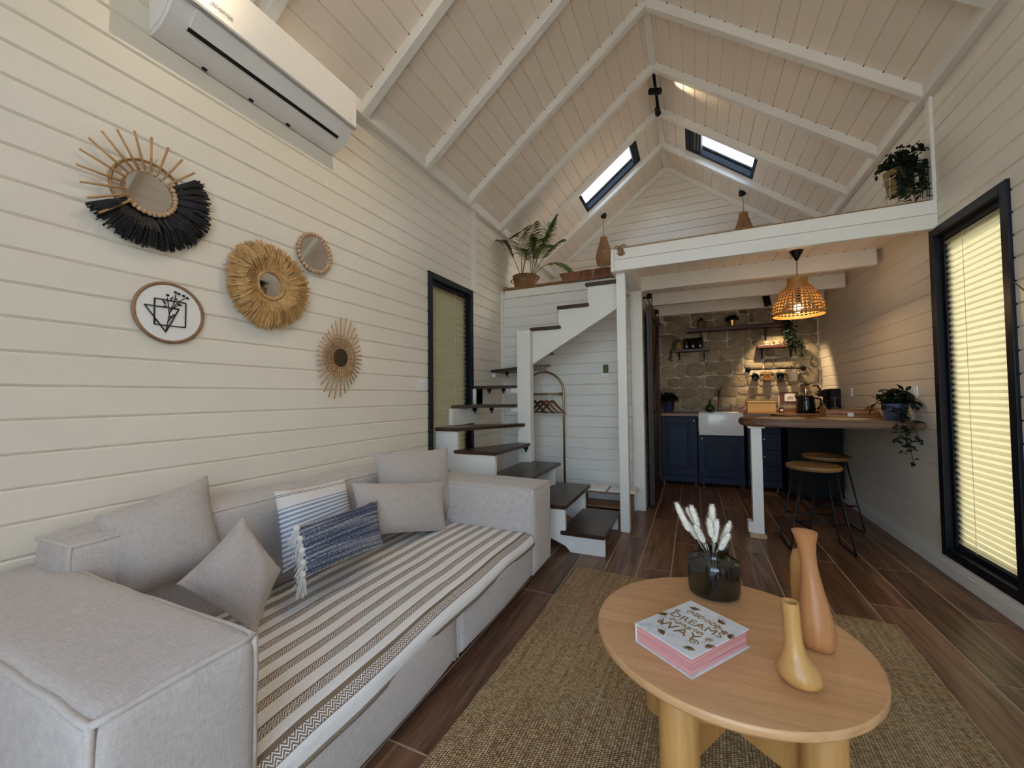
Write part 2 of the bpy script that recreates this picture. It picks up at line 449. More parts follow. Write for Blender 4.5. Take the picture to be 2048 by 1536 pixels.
for side in (-1, 1):   # rake trim at gable
    x0 = XL+.05 if side < 0 else XR-.05; zc = ceil_z
    build('rake_trim', MB().prism([(x0, YB-.02, zc(x0)-.075), (XM, YB-.02, zc(XM)-.075), (XM, YB-.02, zc(XM)), (x0, YB-.02, zc(x0))], (0, 1, 0), .035), M_WHITE, wg)

def stone_mat():
    m = N('sandstone'); v = m.coords(randoff=40); oi = m.n('ShaderNodeObjectInfo')
    f = m.noise(v, 14, 6, .6, .4); g = m.noise(v, 60, 5, .7)
    ff = m.math('ADD', m.math('MULTIPLY', f, .6), m.math('MULTIPLY', m.math('SUBTRACT', oi.outputs['Random'], .3), .5))
    m.color(m.ramp(ff, [(.2, (.31, .245, .165)), (.45, (.46, .37, .25)), (.7, (.58, .475, .33)), (.9, (.66, .56, .41))])); m.val(m.b, Roughness=.92)
    m.bump(m.math('ADD', m.math('MULTIPLY', f, 1.4), g), 1.0, .018)
    return m.m
STONE = stone_mat()
SA = [(190,350,365,440),(375,345,540,440),(550,345,700,440),(250,460,720,690),(110,500,170,700),(185,530,235,695),(105,725,420,790),(120,800,420,900),(120,905,420,1110),(110,1130,415,1350),(740,290,1000,410),(1010,285,1180,400),(760,430,1195,560),(1210,270,1470,380),(1220,400,1480,540),(1480,260,1690,500),(1690,300,1900,500),(1735,210,1900,270),(1935,195,2040,290),(1935,300,2020,450),(430,690,1040,800),(530,815,1000,990),(1060,640,1460,820),(1500,610,1920,800),(1000,840,1460,1010),(1490,805,1955,970),(1040,1025,1320,1240),(1345,985,1785,1205),(1310,1150,1440,1230),(435,1080,710,1150),(722,1080,915,1150),(445,1165,915,1300),(925,1080,1025,1270)]
SC_ = [(130,145,415,355),(440,95,630,350),(650,75,1000,330),(1020,40,1220,235),(985,250,1230,305),(1240,20,1585,300),(1610,-8,1795,230),(1600,240,1850,300),(130,385,255,570),(270,380,490,560),(510,360,920,575),(940,370,1015,550),(1040,325,1520,555),(1530,325,1880,545),(390,590,840,770),(860,575,1200,800),(1215,565,1685,760),(1700,570,1980,710),(380,780,520,990),(545,780,875,995),(890,810,1280,995),(1340,765,1640,990),(1650,750,1840,985),(120,580,375,780),(110,790,370,1000)]
SB = [(310,175,500,240),(310,260,610,440),(520,175,640,240),(640,250,900,440),(910,240,1110,480),(205,580,430,800),(450,540,920,735),(250,820,620,930),(640,745,930,880),(940,500,1110,890),(1120,380,1570,690),(1120,180,1350,370),(1360,180,1580,370),(1150,720,1430,890),(1450,700,1570,890),(1330,910,1600,1150),(80,960,500,1220),(520,1000,690,1150),(700,1000,1120,1165),(1135,980,1320,1150),(80,1230,460,1400),(500,1210,680,1400),(700,1190,1130,1380),(1140,1190,1430,1370),(1450,1165,1600,1370)]
SD = [(215,260,400,440),(420,200,670,370),(690,200,880,370),(420,380,665,450),(690,380,910,435),(1100,130,1425,400),(1110,420,1420,560),(290,470,605,590),(610,445,1080,570),(175,600,735,830),(760,600,1080,840),(1090,570,1425,850),(900,200,1085,430)]
def stone(px0, py0, px1, py1):
    a = at(px0, py0, y=YB); b = at(px1, py0, y=YB); c = at(px1, py1, y=YB); d = at(px0, py1, y=YB)
    cx = (a+b+c+d)/4; n = 14; rng = rnd; e = rng.uniform(4.5, 9)
    ring = []
    ph = rng.random()*9
    for i in range(n):
        t = 2*math.pi*(i+.5)/n; u, v = math.cos(t), math.sin(t); k = 1/((abs(u)**e+abs(v)**e)**(1/e)); u *= k; v *= k
        j = 1+.07*noise.noise(Vector((math.cos(t)*1.7+ph, math.sin(t)*1.7, ph*3)))
        u = (u*j+1)/2; v = (v*j+1)/2
        p = (d*(1-u)+c*u)*(1-v)+(a*(1-u)+b*u)*v; ring.append(p)
    dep = rng.uniform(.012, .026); vs = []
    for f, dy in ((1.0, .004), (.985, -dep*.7), (.9, -dep), (.45, -dep-.003)):
        for p in ring:
            q = cx+(p-cx)*f; vs.append((q.x+rng.uniform(-.002, .002), YB+dy+rng.uniform(-.002, .002) if f < 1 else YB+.004, q.z+rng.uniform(-.002, .002)))
    fs = [(r*n+i, (r+1)*n+i, (r+1)*n+(i+1) % n, r*n+(i+1) % n) for r in range(3) for i in range(n)]+[tuple(range(3*n, 4*n))[::-1]]
    build('stone', MB().add(vs, fs), STONE, wb, smooth=True)
for L, ox, oy, sc in ((SA, 1310, 600, 10.24), (SC_, 1310, 720, 10.24), (SB, 1480, 600, 10.24), (SD, 1470, 720, 8.533)):
    for r in L: stone(ox+r[0]/sc-.7, oy+r[1]/sc-.7, ox+r[2]/sc+.7, oy+r[3]/sc+.7)

# ------------------------------------------------------------------ front wall behind the photographer: glazed doors and unseen gable opening enlarged to brighten the ceiling
GO = [(-.62, 1.16, .02, 2.14), (-1.0, .85, 2.26, 3.22)]
mb = MB()
for u0, u1, v0, v1 in rects_minus(XL-.12, XR+.12, -.1, 3.3, GO): mb.box(u0, u1, YF-.12, YF, v0, v1)
mb.prism([(XL-.1, YF-.12, 3.3), (XR+.1, YF-.12, 3.3), (XM, YF-.12, ceil_z(XM)+.2)], (0, 1, 0), .12)
wf = struct('wall_front', mb, M_WALL)
df = struct('door_2')
for i, (x0, x1, z0, z1) in enumerate(GO):
    xs = [x0, x0+(x1-x0)/3, x0+2*(x1-x0)/3, x1] if i == 0 else [x0, x1]
    mb = MB()
    for x in xs: mb.bbox(x-.03, x+.03, YF-.09, YF-.03, z0, z1, .004)
    for z in (z0, z1-.05): mb.bbox(x0, x1, YF-.088, YF-.032, z, z+.05, .004)
    build('glazing_frame', mb, M_NAVYFRAME, df)
    for a, b in zip(xs, xs[1:]): build('pane', MB().box(a+.03, b-.03, YF-.062, YF-.058, z0+.05, z1-.05), M_GLASS, df)

# ------------------------------------------------------------------ bathroom box walls
XB = -.45; YBW = 4.15
wbf = struct('wall_bathroom', MB().box(XL, XB-.012, YBW+.018, YBW+.1, 0, 2.285), M_BATH)
mex = board_mesh('board', DP, M_BATH, 'x', -1)
z = 2.235-DP*21
while z < 2.23:
    place('board', mex, (XL, YBW, z), wbf, (XB-.012-XL, 1, min(DP, 2.236-z)/DP)); z += DP
wbs = struct('wall_bathroom_side', MB().box(XB-.1, XB-.018, YBW, YB+.02, 0, 2.285), M_BATH)
mey = board_mesh('board', DP, M_BATH, 'y', 1); z = 0
while z < 2.2: place('board', mey, (XB, YBW+.03, z), wbs, (1, YB-YBW-.03, 1)); z += DP
struct('trim_1', MB().bbox(XL, XB-.1, YBW-.022, YBW+.02, 2.232, 2.318, .004), M_WHITE)                  # cap board under the rope
struct('trim_2', MB().bbox(XL, XL+.028, YBW-.022, YBW, 0, 2.232, .003), M_WHITE)                        # corner strip
struct('trim_3', MB().bbox(-.552, XB+.004, YBW-.035, YBW+.06, 0, 2.147, .004).bbox(-.552, -.527, YBW-.05, YBW-.035, 0, 2.147, .003), M_WHITE)     # bathroom corner casing
struct('trim_4', MB().bbox(XL, XL+.02, 3.455, 3.535, 2.172, 2.98, .003), M_WHITE)                       # vertical cover strips on side walls
struct('trim_5', MB().bbox(XR-.02, XR, 3.345, 3.40, 2.318, 2.98, .003), M_WHITE)
mb = MB()
mb.bbox(XR-.018, XR, YF, YB-.02, 0, .075, .003).bbox(XR-.013, XR, YF, YB-.02, .074, .094, .003).bbox(XR-.009, XR, YF, YB-.02, .093, .118, .003)
struct('baseboard_right', mb, M_WHITE)
mb = MB(); mb.bbox(XL, XL+.018, YF, YBW, 0, .075, .003).bbox(XL, XL+.013, YF, YBW, .074, .1, .003); struct('baseboard_left', mb, M_WHITE)

# ------------------------------------------------------------------ loft
lf = struct('loft_floor', MB().box(XB-.1, XR, 3.36, YB, 2.30, 2.318).box(XL, XB-.1, YBW+.02, YB, 2.285, 2.316), wood('loft_plank', (.52, .40, .27), (.64, .51, .36), (.70, .57, .42)))
cb = struct('loft_ceiling', MB().box(XB-.05, XR, 3.40, YB, 2.292, 2.30), M_CEIL)
cme = None; pw = (XR-XB+.02)/15
c = .004; prof = [(c, 0), (pw-c, 0), (pw-.0003, c), (pw-.0003, .012), (.0003, .012), (.0003, c)]; n = 6
o = build('board', MB().add([(s, L, q) for L in (0, 1) for s, q in prof], [(i, n+i, n+(i+1) % n, (i+1) % n) for i in range(n)]+[tuple(range(n))[::-1], tuple(range(n, 2*n))]), M_CEIL)
cme = o.data; bpy.data.objects.remove(o)
for i in range(15): place('board', cme, (XB-.02+i*pw, 3.40, 2.283), cb, (1, YB-3.40, 1))
for y in (4.12, 4.86, 5.55):
    build('beam', MB().bbox(XB, XR-.045, y, y+.06, 2.147, 2.284, .005), M_WHITE, cb)
    dots = MB()
    for i in range(1, 15): dots.sphere((XB-.02+i*pw, y-.002, 2.2825), .0042, 6, 4, (1.4, .8, .8))
    build('knot_gaps', dots, M_DOT, cb, kind='stuff')
build('side_beam', MB().bbox(-.555, XB, 3.40, YBW, 2.147, 2.284, .005), M_WHITE, cb)
lfb = struct('loft_fascia'); 
build('board', MB().bbox(-.573, XR, 3.345, 3.40, 2.14, 2.232, .005), M_WHITE, lfb); build('board', MB().bbox(-.573, XR, 3.345, 3.40, 2.2335, 2.32, .005), M_WHITE, lfb)
build('end_board', MB().bbox(-.60, -.5735, 3.347, 3.52, 2.138, 2.326, .004), M_WHITE, lfb)
struct('post', MB().bbox(-.573, -.498, 3.42, 3.495, 0, 2.147, .005), M_WHITE)

# ------------------------------------------------------------------ windows with pleated blinds
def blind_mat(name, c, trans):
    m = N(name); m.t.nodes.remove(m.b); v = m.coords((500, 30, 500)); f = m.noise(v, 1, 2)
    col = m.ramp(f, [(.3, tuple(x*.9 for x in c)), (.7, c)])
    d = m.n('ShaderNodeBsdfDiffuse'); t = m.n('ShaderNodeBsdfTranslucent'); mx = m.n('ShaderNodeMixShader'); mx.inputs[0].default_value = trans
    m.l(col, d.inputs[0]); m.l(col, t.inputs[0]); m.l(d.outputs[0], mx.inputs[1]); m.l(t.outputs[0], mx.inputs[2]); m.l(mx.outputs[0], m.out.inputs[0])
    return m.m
def side_window(name, X, sgn, w, bmat, npl):
    """sgn: room side direction along x"""
    y0, y1, z0, z1 = w; wd = struct(name); fw = .052
    def ring(a, b, inset, wdt):
        xa, xb = sorted((X+sgn*a, X+sgn*b)); mb = MB(); i = inset
        for s in ((y0+i, y0+i+wdt, z0+i, z1-i), (y1-i-wdt, y1-i, z0+i, z1-i)): mb.bbox(xa, xb, s[0], s[1], s[2], s[3], .003)
        for s in ((z0+i, z0+i+wdt), (z1-i-wdt, z1-i)): mb.bbox(xa, xb, y0+i+wdt, y1-i-wdt, s[0], s[1], .003)
        return mb
    build('window_casing', ring(.016, -.02, 0, fw), M_NAVYFRAME, wd)
    build('window_frame', ring(-.02, -.10, fw-.012, .045), M_NAVYFRAME, wd)
    build('sash', ring(-.045, -.085, fw+.033, .03), M_NAVYFRAME, wd)
    ins = fw+.033
    build('pane', MB().box(X-sgn*.092, X-sgn*.088, y0+ins, y1-ins, z0+ins, z1-ins), M_GLASS, wd)
    ins = fw+.036; xs = X-sgn*.030; mb = MB(); vs = []; fs = []
    for i in range(npl*2+1):
        z = z0+ins+(z1-z0-2*ins)*i/(npl*2); dx = sgn*(.006 if i % 2 else -.006)
        vs += [(xs+dx, y0+ins-.008, z), (xs+dx, y1-ins+.008, z)]
        if i: a = 2*(i-1); fs.append((a, a+1, a+3, a+2))
    build('pleated_blind', mb.add(vs, fs), bmat, wd)
    build('blind_cord', MB().cyl((xs+sgn*.009, y0+(y1-y0)*.62, z0+ins), (xs+sgn*.009, y0+(y1-y0)*.62, z1-ins), .0012, 5), plain('cord', (.5, .45, .3), .8), wd)
    return wd
side_window('window_1', XL, 1, W1, blind_mat('dimmed_pleated_fabric', (.20, .155, .08), .28), 44)  # fabric colour darkened to stand in for the weaker light on this side
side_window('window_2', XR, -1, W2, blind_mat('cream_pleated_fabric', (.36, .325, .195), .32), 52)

# skylights
def skylight(name, side, flap):
    s0, s1, y0, y1 = SK; wd = struct(name); L = []
    t = .016
    mb = MB()   # white lining of the shaft
    slope_slab(s0-t, s0, y0-t, y1+t, -.002, .125, side, mb); slope_slab(s1, s1+t, y0-t, y1+t, -.002, .125, side, mb)
    slope_slab(s0, s1, y0-t, y0, -.002, .125, side, mb); slope_slab(s0, s1, y1, y1+t, -.002, .125, side, mb)
    build('reveal', mb, M_WHITE, wd)
    mb = MB(); fw = .042
    slope_slab(s0, s0+fw, y0, y1, .006, .06, side, mb); slope_slab(s1-fw, s1, y0, y1, .006, .06, side, mb)
    slope_slab(s0, s1, y0, y0+fw*.6, .006, .06, side, mb); slope_slab(s0, s1, y1-fw, y1, .006, .06, side, mb)
    build('window_frame', mb, M_NAVYFRAME, wd)
    mb = MB(); slope_slab(s0+fw, s1-fw, y0+fw*.6, y1-fw, .045, .049, side, mb); build('pane', mb, M_GLASS, wd)
    if flap:
        mb = MB(); slope_slab(s1-.20, s1-fw, y0+.03, y1-.045, .010, .042, side, mb); f = build('ventilation_flap', mb, M_NAVYFRAME, wd)
        mb = MB(); slope_slab(s1-.13, s1-.122, y0+.05, y1-.1, .004, .0098, side, mb); slope_slab(s1-.17, s1-.165, y0+.05, y1-.1, .004, .0098, side, mb)
        build('handle', mb, plain('grey_bar', (.35, .36, .37), .3, .7), f)
    else:
        mb = MB(); slope_slab(s1-.09, s1-fw, y0+.03, y1-.045, .010, .042, side, mb); build('ventilation_flap', mb, M_NAVYFRAME, wd)
skylight('window_3', -1, False); skylight('window_4', 1, True)
wd = struct('window_5'); mb = MB(); a0, a1, b0, b1 = .035, .80, .66, 1.235      # white roof window over the air conditioner, blind shut
for s in ((a0, a0+.04, b0, b1), (a1-.04, a1, b0, b1), (a0, a1, b0, b0+.04), (a0, a1, b1-.04, b1)): slope_slab(*s, -.022, .0, -1, mb)
build('window_frame', mb, plain('white_pvc', (.85, .86, .86), .25, 0, .03), wd)
mb = MB(); slope_slab(a0+.04, a1-.04, b0+.04, b1-.04, -.012, -.006, -1, mb); build('roller_blind', mb, plain('grey_blind', (.62, .60, .55), .6), wd)
# ------------------------------------------------------------------ staircase
TREAD = wood('dark_walnut_tread', (.028, .012, .008), (.055, .026, .017), (.085, .042, .028), (26, 26, 26), .32)
st = thing('staircase', 'white winding staircase with dark walnut treads climbing from floor to loft', 'staircase', (-1.0, 3.2, 0))
RISE = .18; tz = lambda k: .149+RISE*(k-1); TT = .028
def tread(k, poly):
    z = tz(k)-TT; bm = bmesh.new(); mb = MB().prism([(p[0], p[1], z) for p in poly], (0, 0, 1), TT)
    vv = [bm.verts.new(v) for v in mb.v]; [bm.faces.new([vv[i] for i in f]) for f in mb.f]; bmesh.ops.recalc_face_normals(bm, faces=bm.faces)
    bmesh.ops.bevel(bm, geom=bm.edges[:], offset=.004, segments=2, affect='EDGES')
    build('tread', MB().frombm(bm), TREAD, st)
ya, yb = 2.825, 3.60
tread(1, [(-.582, ya), (-.582, 3.50), (-.90, 3.50), (-.90, ya)])
tread(2, [(-.857, ya), (-.857, yb), (-1.17, yb), (-1.17, ya)])
tread(3, [(-1.13, ya), (-1.13, yb), (-1.39, yb), (-1.48, 3.50), (-1.48, ya)])
tread(4, [(-1.415, ya), (-1.39, 3.50), (-1.52, 3.50), (-1.80, ya)])
tread(5, [(-1.76, ya), (-1.44, 3.50), (-1.525, 3.52), (XL+.005, 3.14), (XL+.005, ya)])
tread(6, [(XL+.005, 3.07), (-1.525, 3.47), (-1.525, 3.56), (XL+.005, 3.52)])
tread(7, [(XL+.005, 3.46), (-1.525, 3.535), (-1.525, 3.60), (XL+.005, 3.93)])
tread(8, [(XL+.005, 3.86), (-1.525, 3.57), (-1.49, 3.615), (-1.70, YBW-.025), (XL+.03, YBW-.025)])
tread(9, [(-1.74, YBW-.025), (-1.49, 3.60), (-1.36, 3.60), (-1.36, YBW-.025)])
for k, xa, xb in ((10, -1.40, -1.10), (11, -1.13, -.835), (12, -.865, -.577)):
    tread(k, [(xa, 3.535), (xb, 3.535), (xb, YBW-.025), (xa, YBW-.025)])
tread(13, [(-.60, 3.53), (-.574, 3.53), (-.574, YBW-.025), (-.60, YBW-.025)])
def cut_board(name, poly, y, d):
    bm = bmesh.new(); mb = MB().prism([(p[0], y, p[1]) for p in poly], (0, 1, 0), d)
    vv = [bm.verts.new(v) for v in mb.v]; [bm.faces.new([vv[i] for i in f]) for f in mb.f]; bmesh.ops.recalc_face_normals(bm, faces=bm.faces)
    bmesh.ops.bevel(bm, geom=bm.edges[:], offset=.003, segments=1, affect='EDGES'); bmesh.ops.triangulate(bm, faces=[f for f in bm.faces if len(f.verts) > 4])
    return build(name, MB().frombm(bm), M_WHITE, st)
lo = lambda k: tz(k)-TT-.001
prof = [(-.585, 0), (-.585, lo(1)), (-.868, lo(1)), (-.868, lo(2)), (-1.145, lo(2)), (-1.145, lo(3)), (-1.43, lo(3)), (-1.43, lo(4)), (-1.775, lo(4)), (-1.775, lo(5)), (XL+.004, lo(5)), (XL+.004, .60), (-1.78, .47), (-1.30, .20), (-.87, .04), (-.83, 0)]
cut_board('stringer', prof, 2.843, .038)
prof2 = [(-.60, 0), (-.60, lo(1)), (-.875, lo(1)), (-.875, lo(2)), (-1.15, lo(2)), (-1.15, lo(3)), (-1.385, lo(3)), (-1.385, .22), (-.90, .02), (-.87, 0)]
cut_board('stringer', prof2, 3.462, .036)
up = [(-1.385, lo(10)), (-1.122, lo(10)), (-1.122, lo(11)), (-.85, lo(11)), (-.85, lo(12)), (-.579, lo(12)), (-.579, 1.885), (-1.385, 1.425)]
cut_board('stringer', up, 3.562, .036)
build('newel_post', MB().bbox(-1.522, -1.39, 3.505, 3.60, tz(3), 1.745, .005), M_WHITE, st)
# wall-side supports under the winders along the left wall
for k, y0, y1, h in ((6, 3.02, 3.46, .15), (7, 3.45, 3.60, .15), (8, 3.87, YBW-.03, .05)):
    build('wall_stringer', MB().bbox(XL+.004, XL+.045, y0+.02, y1, lo(k)-h, lo(k), .003), M_WHITE, st)
build('wall_stringer', MB().bbox(XL+.004, XL+.045, 3.45, 3.62, lo(6)+.03, lo(7), .003), M_WHITE, st)
for k, y in ((5, 3.515), (6, 3.5), (7, 3.51)):
    build('support_block', MB().bbox(-1.59, -1.523, y, y+.03, lo(k)-.045, lo(k), .003), M_WHITE, st)
for k, pts in ((4, [(-1.42, 3.46)]), (6, [(-1.84, 3.26), (-1.72, 3.36)]), (7, [(-1.84, 3.55), (-1.70, 3.58)]), (8, [(-1.78, 3.84), (-1.58, 3.70)]), (10, [(-1.25, 3.62)]), (11, [(-1.0, 3.62)]), (12, [(-.70, 3.62)])):
    for x, y in pts:
        build('bracket', MB().bbox(x-.02, x+.02, y-.008, y+.008, lo(k)-.028, lo(k), .002).bbox(x-.006, x+.006, y-.008, y+.008, lo(k)-.05, lo(k)-.026, .002), M_BLACK, st)

# ------------------------------------------------------------------ sofa
LINEN = fabric('beige_linen', (.545, .50, .475), .16, 230)
SEAMC = fabric('beige_linen_seam', (.58, .53, .49), .14, 300)
def softbox(x0, x1, y0, y1, z0, z1, r=.030, puff=.012, seed=0, n=14, amp=.004):
    """upholstered block: rounded edges, puffed faces and small wrinkles"""
    c = Vector(((x0+x1)/2, (y0+y1)/2, (z0+z1)/2)); h = Vector(((x1-x0)/2, (y1-y0)/2, (z1-z0)/2)); mb = MB()
    def ticks(hh): 
        e = r/hh; return [-1, -1+e*.35, -1+e*.7]+[-(1-e)+2*(1-e)*i/n for i in range(n+1)]+[1-e*.7, 1-e*.35, 1]
    T = [ticks(h.x), ticks(h.y), ticks(h.z)]
    for ax in range(3):
        u, v = [i for i in range(3) if i != ax]
        for s in (-1, 1):
            vs = []
            for b in T[v]:
                for a in T[u]:
                    q = [0, 0, 0]; q[ax] = s; q[u] = a; q[v] = b
                    P = Vector((q[0]*h.x, q[1]*h.y, q[2]*h.z)); I = Vector([max(-(h[i]-r), min(h[i]-r, P[i])) for i in range(3)])
                    D = (P-I).normalized()*r; W = I+D+c; nn = Vector((0, 0, 0)); nn[ax] = s
                    f = (1-a**4)*(1-b**4); e = max(abs(a), abs(b))
                    nz = noise.noise(W*5+Vector((seed, 0, 0)))+.5*noise.noise(W*14+Vector((seed, 3, 0)))
                    pk = noise.noise(Vector((W.x*38, W.y*38, W.z*38))+Vector((seed, 9, 0)))*.004*max(0, 1-abs(1-e-.09)/.09)
                    vs.append(W+nn*(puff*f+amp*nz*f+pk*min(1, f*4)))
            k = len(T[u]); F = []
            for j in range(len(T[v])-1):
                for i in range(k-1):
                    q = (j*k+i, j*k+i+1, (j+1)*k+i+1, (j+1)*k+i); F.append(q if (s > 0) == (ax != 1) else q[::-1])
            mb.add(vs, F)
    bm = bmesh.new(); vv = [bm.verts.new(v) for v in mb.v]; [bm.faces.new([vv[i] for i in f]) for f in mb.f]; bmesh.ops.remove_doubles(bm, verts=bm.verts[:], dist=.0002)
    return MB().frombm(bm)
def seam(pts, r=.006, parent=None, name='piping'):
    P = []
    for i in range(len(pts)-1):
        a, b = Vector(pts[i]), Vector(pts[i+1]); n = max(2, int((b-a).length/.03))
        for j in range(n): P.append(a+(b-a)*(j/n))
    P.append(Vector(pts[-1])); P = [p+Vector((noise.noise(p*9), noise.noise(p*9+Vector((5, 0, 0))), noise.noise(p*9+Vector((0, 7, 0)))))*.004 for p in P]
    return build(name, MB().tube(P, r, 6), SEAMC, parent, smooth=True)
sf = thing('sofa', 'low beige linen modular sofa with block arms along the white board wall', 'sofa', (-1.45, 1.45, 0))
def block(name, x0, x1, y0, y1, z0, z1, seed, edges, **kw):
    kw.setdefault('r', .034)
    o = build(name, softbox(x0, x1, y0, y1, z0, z1, seed=seed, **kw), LINEN, sf, smooth=True)
    X = {'0': x0, '1': x1}; Y = {'0': y0, '1': y1}; Z = {'0': z0, '1': z1}; i = kw['r']*.27
    g = lambda s: (X[s[0]]+(i if s[0] == '0' else -i), Y[s[1]]+(i if s[1] == '0' else -i), Z[s[2]]+(i if s[2] == '0' else -i))
    for e in edges: seam([g(s) for s in e], .0075, o)
    return o
SZ = .272
ar1 = block('armrest', XL+.035, -.905, .325, .615, .025, .597, 3, [('101', '111', '011'), ('001', '101'), ('101', '100'), ('111', '110')])
ar2 = block('armrest', XL+.035, -.905, 2.315, 2.64, .025, .552, 9, [('001', '101', '111', '011'), ('101', '100'), ('111', '110')])
block('seat', -1.74, -.918, .60, 1.468, .02, SZ, 15, [('101', '111'), ('111', '110'), ('101', '100')], puff=.022, r=.042)
block('seat', -1.74, -.918, 1.468, 2.33, .02, SZ, 22, [('101', '111'), ('101', '100'), ('111', '110')], puff=.022, r=.042)
block('backrest', XL+.03, -1.735, .57, 1.455, .02, .685, 31, [('101', '111', '011'), ('001', '101'), ('101', '100')])
block('backrest', XL+.03, -1.735, 1.455, 2.325, .02, .685, 44, [('101', '111', '011'), ('001', '101')])
for x, y in ((-1.05, .42), (-1.05, 2.55), (-1.0, 1.40), (-1.0, 1.54), (-1.85, .42), (-1.85, 2.5)):
    build('foot', MB().lathe([(.022, 0), (.022, .04)], (x, y, 0), 12), M_BLACK, sf)

# throw blanket lying over both seats
def throw_mat():
    m = N('striped_cotton_throw'); tc = m.n('ShaderNodeTexCoord'); sp = m.n('ShaderNodeSeparateXYZ'); m.l(tc.outputs['UV'], sp.inputs[0])
    u, v = sp.outputs[0], sp.outputs[1]       # u across (metres from front hem), v along the sofa
    P = .0765
    ph = m.math('FRACT', m.math('DIVIDE', m.math('ADD', u, -.062), P))
    band = m.math('LESS_THAN', ph, m.math('ADD', .44, m.math('MULTIPLY', m.math('LESS_THAN', u, .15), .12)))
    band = m.math('MULTIPLY', band, m.math('GREATER_THAN', u, .062))
    z = m.math('PINGPONG', m.math('MULTIPLY', v, 1.0), .011)
    chev = m.math('FRACT', m.math('DIVIDE', m.math('ADD', m.math('MULTIPLY', u, .9), z), .0082))
    ink = m.math('LESS_THAN', chev, .62)
    edge = m.math('LESS_THAN', m.math('ABSOLUTE', m.math('SUBTRACT', ph, .2)), .17)
    fac = m.math('MULTIPLY', band, m.math('MAXIMUM', ink, m.math('LESS_THAN', edge, .5)))
    nv = m.coords((420, 420, 420)); nz = m.noise(nv, 1, 2)
    white = m.ramp(nz, [(.3, (.76, .75, .74)), (.7, (.90, .89, .88))]); brown = m.ramp(nz, [(.3, (.17, .125, .085)), (.7, (.30, .235, .17))])
    hem = m.math('LESS_THAN', u, .016); c = m.mix(fac, white, brown)
    m.color(m.mix(hem, c, m.ramp(nz, [(.35, (.20, .16, .12)), (.65, (.46, .39, .31))]))); m.val(m.b, Roughness=.95); m.b.inputs['Specular IOR Level'].default_value = .15
    m.bump(m.math('ADD', m.math('MULTIPLY', nz, .6), m.noise(m.coords((90, 90, 90)), 1, 2)), .5, .004)
    return m.m
def throw():
    nu, nv = 64, 110; y0, y1 = .595, 2.305; W = .83; vs = []; uv = []
    xe = -.925
    for j in range(nv+1):
        y = y0+(y1-y0)*j/nv
        hang = .036+.012*noise.noise(Vector((y*2.1, 3, 0)))+.03*max(0, (1.5-y))
        for i in range(nu+1):
            u = W*i/nu; d = u-hang          # arc length behind the seat's front edge
            yy = (y-1.468)/.87
            if d < 0: x, z = xe+.026+.006*math.sin(y*9)*(-d/.05), SZ-.022+d
            else:
                t = min(1, d/.05); x = xe+.026-d*(.75+.25*t) if d < .05 else xe+.026-d
                z = SZ-.022+.026*math.sin(t*math.pi/2)
            xx = (x+1.33)/.41
            z += .016*max(0, 1-xx**4)*max(0, 1-yy**8)+.012 if d >= 0 else .012
            z += .0025*noise.noise(Vector((x*9, y*7, 1)))
            vs.append((x, y, z)); uv.append((u, y))
    fs = [(j*(nu+1)+i, j*(nu+1)+i+1, (j+1)*(nu+1)+i+1, (j+1)*(nu+1)+i) for j in range(nv) for i in range(nu)]
    mb = MB().add(vs, fs); o = solo('throw_blanket', mb, throw_mat(), 'white throw with brown patterned stripes spread over the sofa seats', 'blanket', smooth=True)
    ul = o.data.uv_layers.new(name='UVMap')
    for p in o.data.polygons:
        for li in p.loop_indices: ul.data[li].uv = uv[o.data.loops[li].vertex_index]
    so_ = o.modifiers.new('thick', 'SOLIDIFY'); so_.thickness = .006; so_.offset = 1
    return o
throw()

